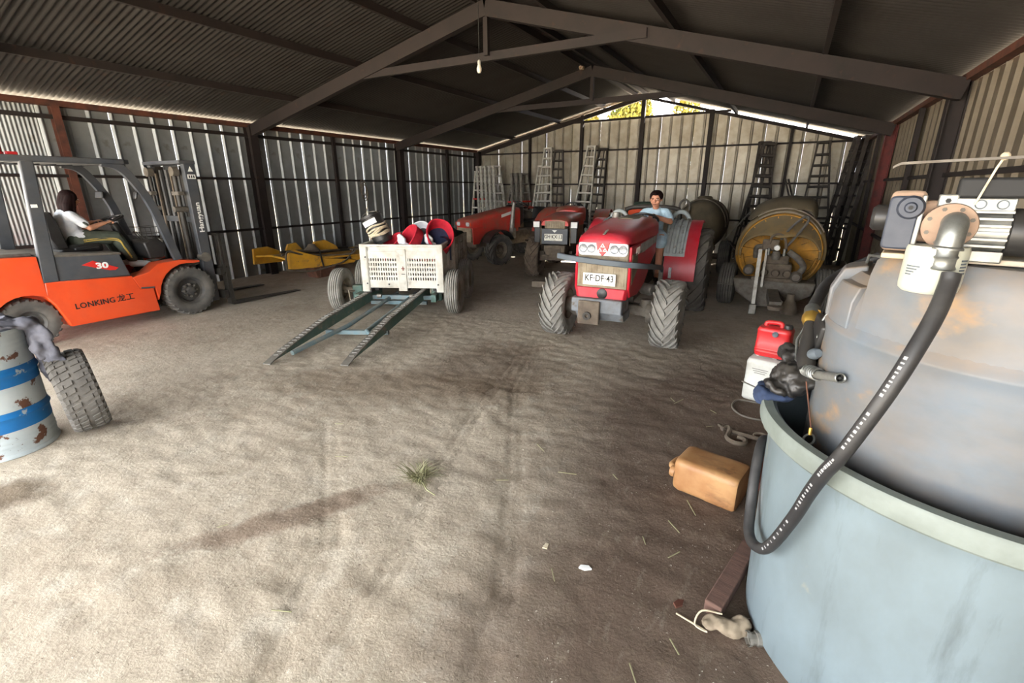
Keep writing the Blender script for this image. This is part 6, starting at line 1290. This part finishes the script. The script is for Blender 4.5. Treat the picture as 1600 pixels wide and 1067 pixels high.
# delivery hose: from the elbow over the rim and round the side of the tub
hose_pts = [(0.389, 1.597, 1.592), (0.385, 1.585, 1.56), (0.365, 1.535, 1.49), (0.33, 1.49, 1.385), (0.30, 1.475, 1.285), (0.265, 1.475, 1.17), (0.235, 1.49, 1.065), (0.215, 1.52, 0.995), (0.195, 1.575, 0.88), (0.172, 1.625, 0.74), (0.125, 1.70, 0.545), (0.085, 1.775, 0.478), (0.060, 1.86, 0.470), (0.052, 1.95, 0.53), (0.048, 2.02, 0.62), (0.05, 2.10, 0.70), (0.06, 2.20, 0.72), (0.09, 2.30, 0.66), (0.12, 2.36, 0.5), (0.13, 2.40, 0.2), (0.13, 2.42, 0.022)]
hs_ = tb('fuel_hose', smooth_path(hose_pts, 6), 0.0205, 'hose_black', None, 14); tag(hs_, 'thick black delivery hose running from the pump over the tub rim', 'hose')

# white print running along the hose: small bars wrapped on its surface
hp_ = smooth_path(hose_pts, 24)
for i in range(70, 250, 3):
    if i % 36 > 27: continue
    p = hp_[i]; tg = (hp_[i + 1] - hp_[i - 1]).normalized(); vw = (Vector((-0.25, -0.95, 0.25)) - tg * tg.dot(Vector((-0.25, -0.95, 0.25)))).normalized(); sd_ = tg.cross(vw).normalized()
    n_ = (vw * 0.93 + sd_ * 0.37).normalized(); c = p + n_ * 0.0205
    MB().bar(c - tg * 0.0022 * (1 + i % 2), c + tg * 0.0022 * (1 + i % 2), 0.009 if i % 5 else 0.006, 0.0012, n_).build('hose_print', 'ink_white', hs_, smooth=0)
# ------------------------------------------------------------------ nozzle, rags and gear on the tank's side
nz_ = thing('fuel_nozzle', (0.157, 2.07, 1.157), 0, 'fuel nozzle with a silver spout and black grip hung on the tank side', 'nozzle')
N = lambda x, y, z: (x - 0.157, y - 2.07, z - 1.157)
tb('supply_hose', smooth_path([N(0.40, 2.72, 1.50), N(0.30, 2.70, 1.44), N(0.21, 2.56, 1.385), N(0.165, 2.36, 1.335), N(0.152, 2.28, 1.315)], 6), 0.024, 'hose_black', nz_, 12)
MB().tube([N(0.152, 2.29, 1.318), N(0.150, 2.235, 1.298)], [0.029, 0.029], 14).build('hose_clamp', 'galv', nz_)
MB().tube([N(0.150, 2.235, 1.298), N(0.149, 2.205, 1.285), N(0.148, 2.19, 1.278)], [0.033, 0.033, 0.022], 8).build('swivel', 'brass', nz_)
MB().tube([N(0.165, 2.30, 1.31), N(0.17, 2.245, 1.315)], 0.012, 8).build('lever_pin', 'yellow_paint', nz_)
MB().tube([N(0.148, 2.19, 1.278), N(0.150, 2.14, 1.235), N(0.150, 2.08, 1.165), N(0.156, 2.03, 1.135)], [0.022, 0.026, 0.034, 0.030], 12).build('grip_body', 'black_plastic', nz_)
tb('trigger_guard', [N(0.138, 2.20, 1.275), N(0.112, 2.17, 1.21), N(0.118, 2.10, 1.15), N(0.14, 2.06, 1.14)], 0.005, 'galv', nz_, 6)
tb('trigger', [N(0.14, 2.18, 1.26), N(0.126, 2.15, 1.215), N(0.134, 2.10, 1.18)], 0.007, 'galv', nz_, 6)
MB().lathe([(0.0, 0.03), (0.014, 0.03), (0.018, 0.022), (0.022, 0.0), (0.02, -0.02)], o=N(0.172, 2.04, 1.20), ax=(0.3, -0.8, 0.4), n=16).build('valve_bonnet', 'hose_grey', nz_)
p0, p1 = Vector(N(0.156, 2.03, 1.135)), Vector(N(0.188, 1.925, 1.158)); p2 = Vector(N(0.236, 1.80, 1.20))
MB().tube([p0, p0.lerp(p1, 0.2), p1, p2], [0.020, 0.016, 0.0155, 0.0155], 16, caps=False).build('spout', 'alu_cast', nz_)
dd = (p2 - p1).normalized(); MB().lathe([(0.0155, -0.01), (0.018, 0.0), (0.0155, 0.003), (0.012, 0.0), (0.012, -0.06), (0, -0.06)], o=p2, ax=dd, n=18).build('spout_tip', 'galv', nz_)
MB().ball(p2 - dd * 0.004, 0.006, 8).build('sensor_tip', 'ink_black', nz_)
hx = []
d_, u_, w_ = MB().frame(p1 - p0)
for i in range(97): a = 2 * math.pi * i / 16; hx.append(p0.lerp(p1, i / 96) + (u_ * math.cos(a) + w_ * math.sin(a)) * 0.0215)
MB().tube(hx, 0.004, 6).build('spout_spring', 'galv', nz_)
MB().box(N(0.178, 2.13, 1.24), (0.03, 0.11, 0.17), (20, 0, 12)).build('holster', 'black_plastic', nz_, bevel=0.01)
b = MB()
for p, r_, s_ in ((N(0.115, 2.12, 1.08), 0.06, (0.9, 1.3, 0.8)), (N(0.14, 2.07, 1.06), 0.05, (1.2, 1.1, 0.7)), (N(0.085, 2.16, 1.05), 0.055, (0.9, 1.3, 0.8)), (N(0.15, 2.14, 1.11), 0.05, (0.8, 1.2, 1.0)), (N(0.11, 2.22, 1.12), 0.05, (0.9, 1.4, 0.9)), (N(0.075, 2.07, 1.025), 0.045, (1.3, 1.4, 0.5))): b.ball(p, r_, 8, s_, (random.uniform(-30, 30), random.uniform(-30, 30), 0))
rg_ = crumple(fused(b, 'black_rag', 'black_plastic', None, voxel=0.008), 0.05, 0.04); rg_.location = nz_.location; tag(rg_, 'bundled black rag wedged under the nozzle on the tub rim', 'rag')
b = MB()
for p, r_, s_ in (((0.045, 2.12, 1.005), 0.055, (0.9, 1.4, 0.3)), ((0.02, 2.07, 0.985), 0.05, (0.5, 1.3, 0.8)), ((0.09, 2.05, 1.0), 0.045, (1.3, 0.9, 0.4))): b.ball(p, r_, 8, s_, (random.uniform(-10, 10), random.uniform(-10, 10), 20))
nv2 = crumple(fused(b, 'navy_rag', 'cloth_navy', None, voxel=0.008), 0.02, 0.04); tag(nv2, 'small navy rag folded over the left edge of the tub rim', 'rag')
cl = thing('wire_tether', (0.185, 1.79, 0.95), 0, 'thin wire tether with a ring clip hanging inside the tub rim', 'wire')
tb('wire', smooth_path([(-0.03, 0.15, 0.17), (-0.012, 0.10, 0.10), (0.0, 0.01, 0.055)], 5), 0.0025, 'rust_brown', cl, 6)
MB().tube(circle_pts((0.0, 0.0, 0.012), 0.020, (0.5, -0.8, 0.1), 20), 0.004, 6, closed=True).build('ring', 'galv', cl)
MB().tube([(0, 0.005, 0.055), (0, 0.0, 0.03)], 0.006, 8).build('crimp', 'brass', cl)

# ------------------------------------------------------------------ jerrycans
def jerrycan(name, loc, rz, w, d, h, m, label, cat='jerrycan', ribs=(), cap='black_plastic'):
    """Moulded can: rounded body, raised shoulder, top handle, cap."""
    t = thing(name, loc, rz, label, cat)
    rings = []
    for z, k in ((0.0, 0.93), (0.012, 0.99), (0.04, 1.0), (h * 0.40, 1.0), (h * 0.42, 0.985), (h * 0.74, 0.985), (h * 0.76, 1.0), (h * 0.80, 0.99), (h * 0.86, 0.93), (h * 0.88, 0.86)):
        rings.append([(x * k, y * k, z) for x, y in rrect(w, d, 0.045, 5)])
    MB().loft(rings).build('can_body', m, t, smooth=50)
    MB().tube(smooth_path([(-w * 0.30, 0, h * 0.86), (-w * 0.28, 0, h * 0.97), (0, 0, h), (w * 0.14, 0, h * 0.98), (w * 0.17, 0, h * 0.86)], 5), 0.020, 10).build('can_handle', m, t)
    MB().lathe([(0.034, 0), (0.036, 0.02), (0.030, 0.032), (0, 0.034)], o=(w * 0.34, 0, h * 0.875), n=18).build('can_cap', cap, t)
    for z in ribs: MB().loft([[(x * k, y * k, zz) for x, y in rrect(w, d, 0.045, 5)] for zz, k in ((z, 1.0), (z + 0.004, 1.022), (z + 0.012, 1.022), (z + 0.016, 1.0))], caps=False).build('can_rib', m, t, smooth=50)
    return t
wc = jerrycan('jerrycan', (0.05, 4.50, 0), -14, 0.29, 0.25, 0.44, 'white_plastic', 'scuffed white plastic jerrycan standing below the red one')
for k in range(3): MB().box((-0.02, -0.1255, 0.30 - 0.018 * k), (0.13 - 0.02 * k, 0.002, 0.004)).build('faded_print', 'cast_grey', wc, smooth=0)
rc = jerrycan('jerrycan', (0.07, 4.53, 0.405), -12, 0.265, 0.19, 0.29, 'red_plastic', 'red plastic jerrycan stacked on top of the white one', ribs=(0.03, 0.055))
MB().lathe([(0.022, 0), (0.024, 0.02), (0, 0.024)], o=(0.02, -0.092, 0.205), ax=(0, -1, 0.5), n=14).build('spout_cap', 'hose_grey', rc)
tb('sling', [(-0.15, -0.13, 0.16), (0.0, -0.135, 0.13), (0.15, -0.13, 0.12)], 0.006, 'cast_grey', wc, 6)
ac = jerrycan('jerrycan', (0, 0, 0), 0, 0.26, 0.22, 0.42, 'amber_plastic', 'grimy amber plastic jerrycan lying on its side on the dark earth', cap='amber_plastic')
ac.location = (0.015, 2.745, 0.112); ac.rotation_euler = (R(90), R(0), R(-101)); ac.rotation_euler = (Matrix.Rotation(R(-12), 3, 'Z') @ Matrix(((0, 0, -1), (-1, 0, 0), (0, 1, 0)))).to_euler()

# ------------------------------------------------------------------ bits on the ground by the tub
sl = MB().box((0, 0, 0.03), (0.10, 0.36, 0.06)).build('painted_slab', 'brick_red', None, bevel=0.006); put(sl, (0.115, 3.13, 0), (0, 0, 0)); tag(sl, 'pinkish red slab lying on the earth beside the tub', 'slab')
an = MB().box((0, 0, 0.04), (0.012, 1.0, 0.08)).box((0.03, 0, 0.006), (0.06, 1.0, 0.012)).build('angle_iron', 'rust_brown', None, smooth=0); put(an, (0.215, 3.12, 0), (0, 0, 3)); tag(an, 'rust brown angle iron lying between the slab and the tub', 'angle iron')
bm_ = MB().box((0, 0, 0.035), (0.075, 0.52, 0.07)).build('timber', 'wood_brown', None, bevel=0.006); put(bm_, (0.035, 2.09, 0), (0, 0, -13)); tag(bm_, 'short dark timber offcut lying against the foot of the tub', 'timber')
vt = thing('drain_valve', (0.17, 1.79, 0), 28, 'drain valve wrapped in a torn plastic bag at the foot of the tub', 'valve')
MB().tube([(0.06, 0, 0.03), (-0.03, 0, 0.03)], 0.022, 12).build('pipe', 'black_steel', vt)
MB().lathe([(0.03, 0), (0.03, 0.02), (0.024, 0.022), (0.024, 0.04), (0.03, 0.042), (0.03, 0.055)], o=(0.0, 0, 0.032), ax=(-1, 0, 0), n=8).build('coupling', 'dull_steel', vt)
b = MB()
for p, r_, s_ in (((-0.10, 0.05, 0.03), 0.05, (1.4, 0.8, 0.6)), ((-0.16, 0.08, 0.025), 0.04, (1.4, 0.9, 0.5)), ((-0.05, 0.07, 0.035), 0.04, (1.0, 0.9, 0.8))): b.ball(p, r_, 8, s_, (random.uniform(-20, 20), 0, random.uniform(-20, 20)))
crumple(fused(b, 'torn_bag', 'dust_panel', vt, voxel=0.008), 0.03, 0.04)
tb('string', smooth_path([(-0.12, 0.10, 0.05), (-0.20, 0.12, 0.045), (-0.24, 0.08, 0.012), (-0.20, 0.05, 0.008), (-0.30, 0.14, 0.006)], 5), 0.004, 'rope_cream', vt, 6)
hk = thing('tow_hook', (-0.02, 3.60, 0), 0, 'rusty tow hook and shackles lying tangled on the earth', 'hook')
tb('hook', smooth_path([(-0.17, 0.06, 0.02), (-0.13, 0.10, 0.03), (-0.11, 0.04, 0.025), (-0.12, -0.06, 0.02), (-0.06, -0.12, 0.02), (0.0, -0.10, 0.02), (0.0, -0.05, 0.025), (-0.05, -0.03, 0.03)], 5), 0.017, 'mud_iron', hk, 8)
tb('bar', [(-0.13, 0.06, 0.02), (0.02, 0.03, 0.02), (0.17, 0.02, 0.02)], 0.018, 'mud_iron', hk, 8)
MB().tube(circle_pts((-0.17, 0.07, 0.035), 0.028, (0.4, 0.3, 1), 16), 0.009, 6, closed=True).build('ring', 'mud_iron', hk)
for k, (x_, y_) in enumerate(((0.10, 0.06), (0.17, 0.05), (0.14, -0.03))): MB().tube([(x_ + 0.05 * math.cos(a), y_ + 0.028 * math.sin(a), 0.025 + 0.015 * math.sin(a + k)) for a in [2 * math.pi * i / 14 for i in range(14)]], 0.010, 6, closed=True).build('shackle', 'mud_iron', hk)
lp = tb('loose_cable', smooth_path([(0.02, 4.34, 0.012), (-0.13, 4.30, 0.02), (-0.16, 4.14, 0.012), (-0.06, 4.0, 0.012), (0.10, 4.0, 0.012), (0.20, 4.08, 0.012), (0.10, 3.9, 0.012), (0.16, 3.76, 0.012)], 6), 0.009, 'cast_grey', None, 8); tag(lp, 'loose grey cable looping on the earth before the white jerrycan', 'cable')
def scrap(name, x, y, pts, m, label, cat, rz=0, h=0.006):
    o = MB().loft([[(a, b_, z) for a, b_ in pts] for z in (0.002, h)]).build(name, m, None, bevel=0.001); put(o, (x, y, 0.004), (3, 4, rz)); tag(o, label, cat)
scrap('paper_scrap', -0.61, 1.82, [(-0.03, -0.008), (0.0, -0.016), (0.035, -0.004), (0.02, 0.014), (-0.02, 0.01)], 'paper_white', 'white scrap of paper on bare earth near the tuft', 'paper', 20, 0.012)
scrap('paper_scrap', -0.84, 1.86, [(-0.012, -0.02), (0.012, -0.014), (0.008, 0.022), (-0.01, 0.018)], 'rope_cream', 'cream chip lying by the white paper scrap', 'chip', 0, 0.01)
scrap('dry_leaf', -0.16, 1.83, [(-0.035, -0.012), (0.0, -0.018), (0.03, 0.0), (0.01, 0.016), (-0.025, 0.012)], 'frame_rust', 'curled brown leaf on the dark earth before the timber', 'leaf', 60, 0.012)
scrap('tape_strip', 0.10, 2.52, [(-0.045, -0.008), (0.045, -0.004), (0.045, 0.008), (-0.04, 0.006)], 'paper_white', 'white strip of tape on the earth at the tub foot', 'tape', 55, 0.008)
scrap('tape_strip', 0.075, 2.40, [(-0.02, -0.012), (0.02, -0.008), (0.016, 0.012), (-0.02, 0.008)], 'yellow_paint', 'small yellow wrapper at the end of the timber', 'wrapper', 15, 0.008)
tf = MB()
for i in range(150):
    a = random.uniform(0, 6.283); L = random.uniform(0.06, 0.15); r0 = random.uniform(0, 0.05); el = random.uniform(0.05, 0.9); c = Vector((r0 * math.cos(a * 3), r0 * math.sin(a * 3), 0.004)); d = Vector((math.cos(a) * math.cos(el), math.sin(a) * math.cos(el), math.sin(el) * 0.8)); s_ = Vector((-d.y, d.x, 0)).normalized() * 0.0022; m_ = c + d * L * 0.6 + Vector((0, 0, 0.012)); e = c + d * L
    tf.add([c - s_, c + s_, m_ + s_ * 0.8, m_ - s_ * 0.8, e], [(0, 1, 2, 3), (3, 2, 4)])
tf.tube([(0.03, -0.02, 0.01), (0.10, -0.07, 0.012), (0.16, -0.08, 0.008)], 0.003, 5)
tf = tf.build('straw_tuft', 'straw', None, smooth=0); put(tf, (-1.82, 2.02, 0)); tf.scale = (1.25, 1.25, 1.25); tag(tf, 'pulled up tuft of dry grass lying on the open floor', 'grass tuft')
for k in range(20):                                                  # scattered straws and chips
    x_, y_ = random.uniform(-1.4, 0.1), random.uniform(1.4, 4.6)
    if k > 15: x_, y_ = random.uniform(-4.2, -1.2), random.uniform(0.9, 4.5)
    a = random.uniform(0, 3.14); L = random.uniform(0.02, 0.07)
    o = MB().bar((-L, 0, 0.004), (L, 0, 0.005), 0.004, 0.003).build('straw', 'straw', None, smooth=0); put(o, (x_, y_, 0.004), (0, 0, math.degrees(a))); tag(o, 'single dry straw lying on the trodden earth', 'straw', 'loose straws on the floor')
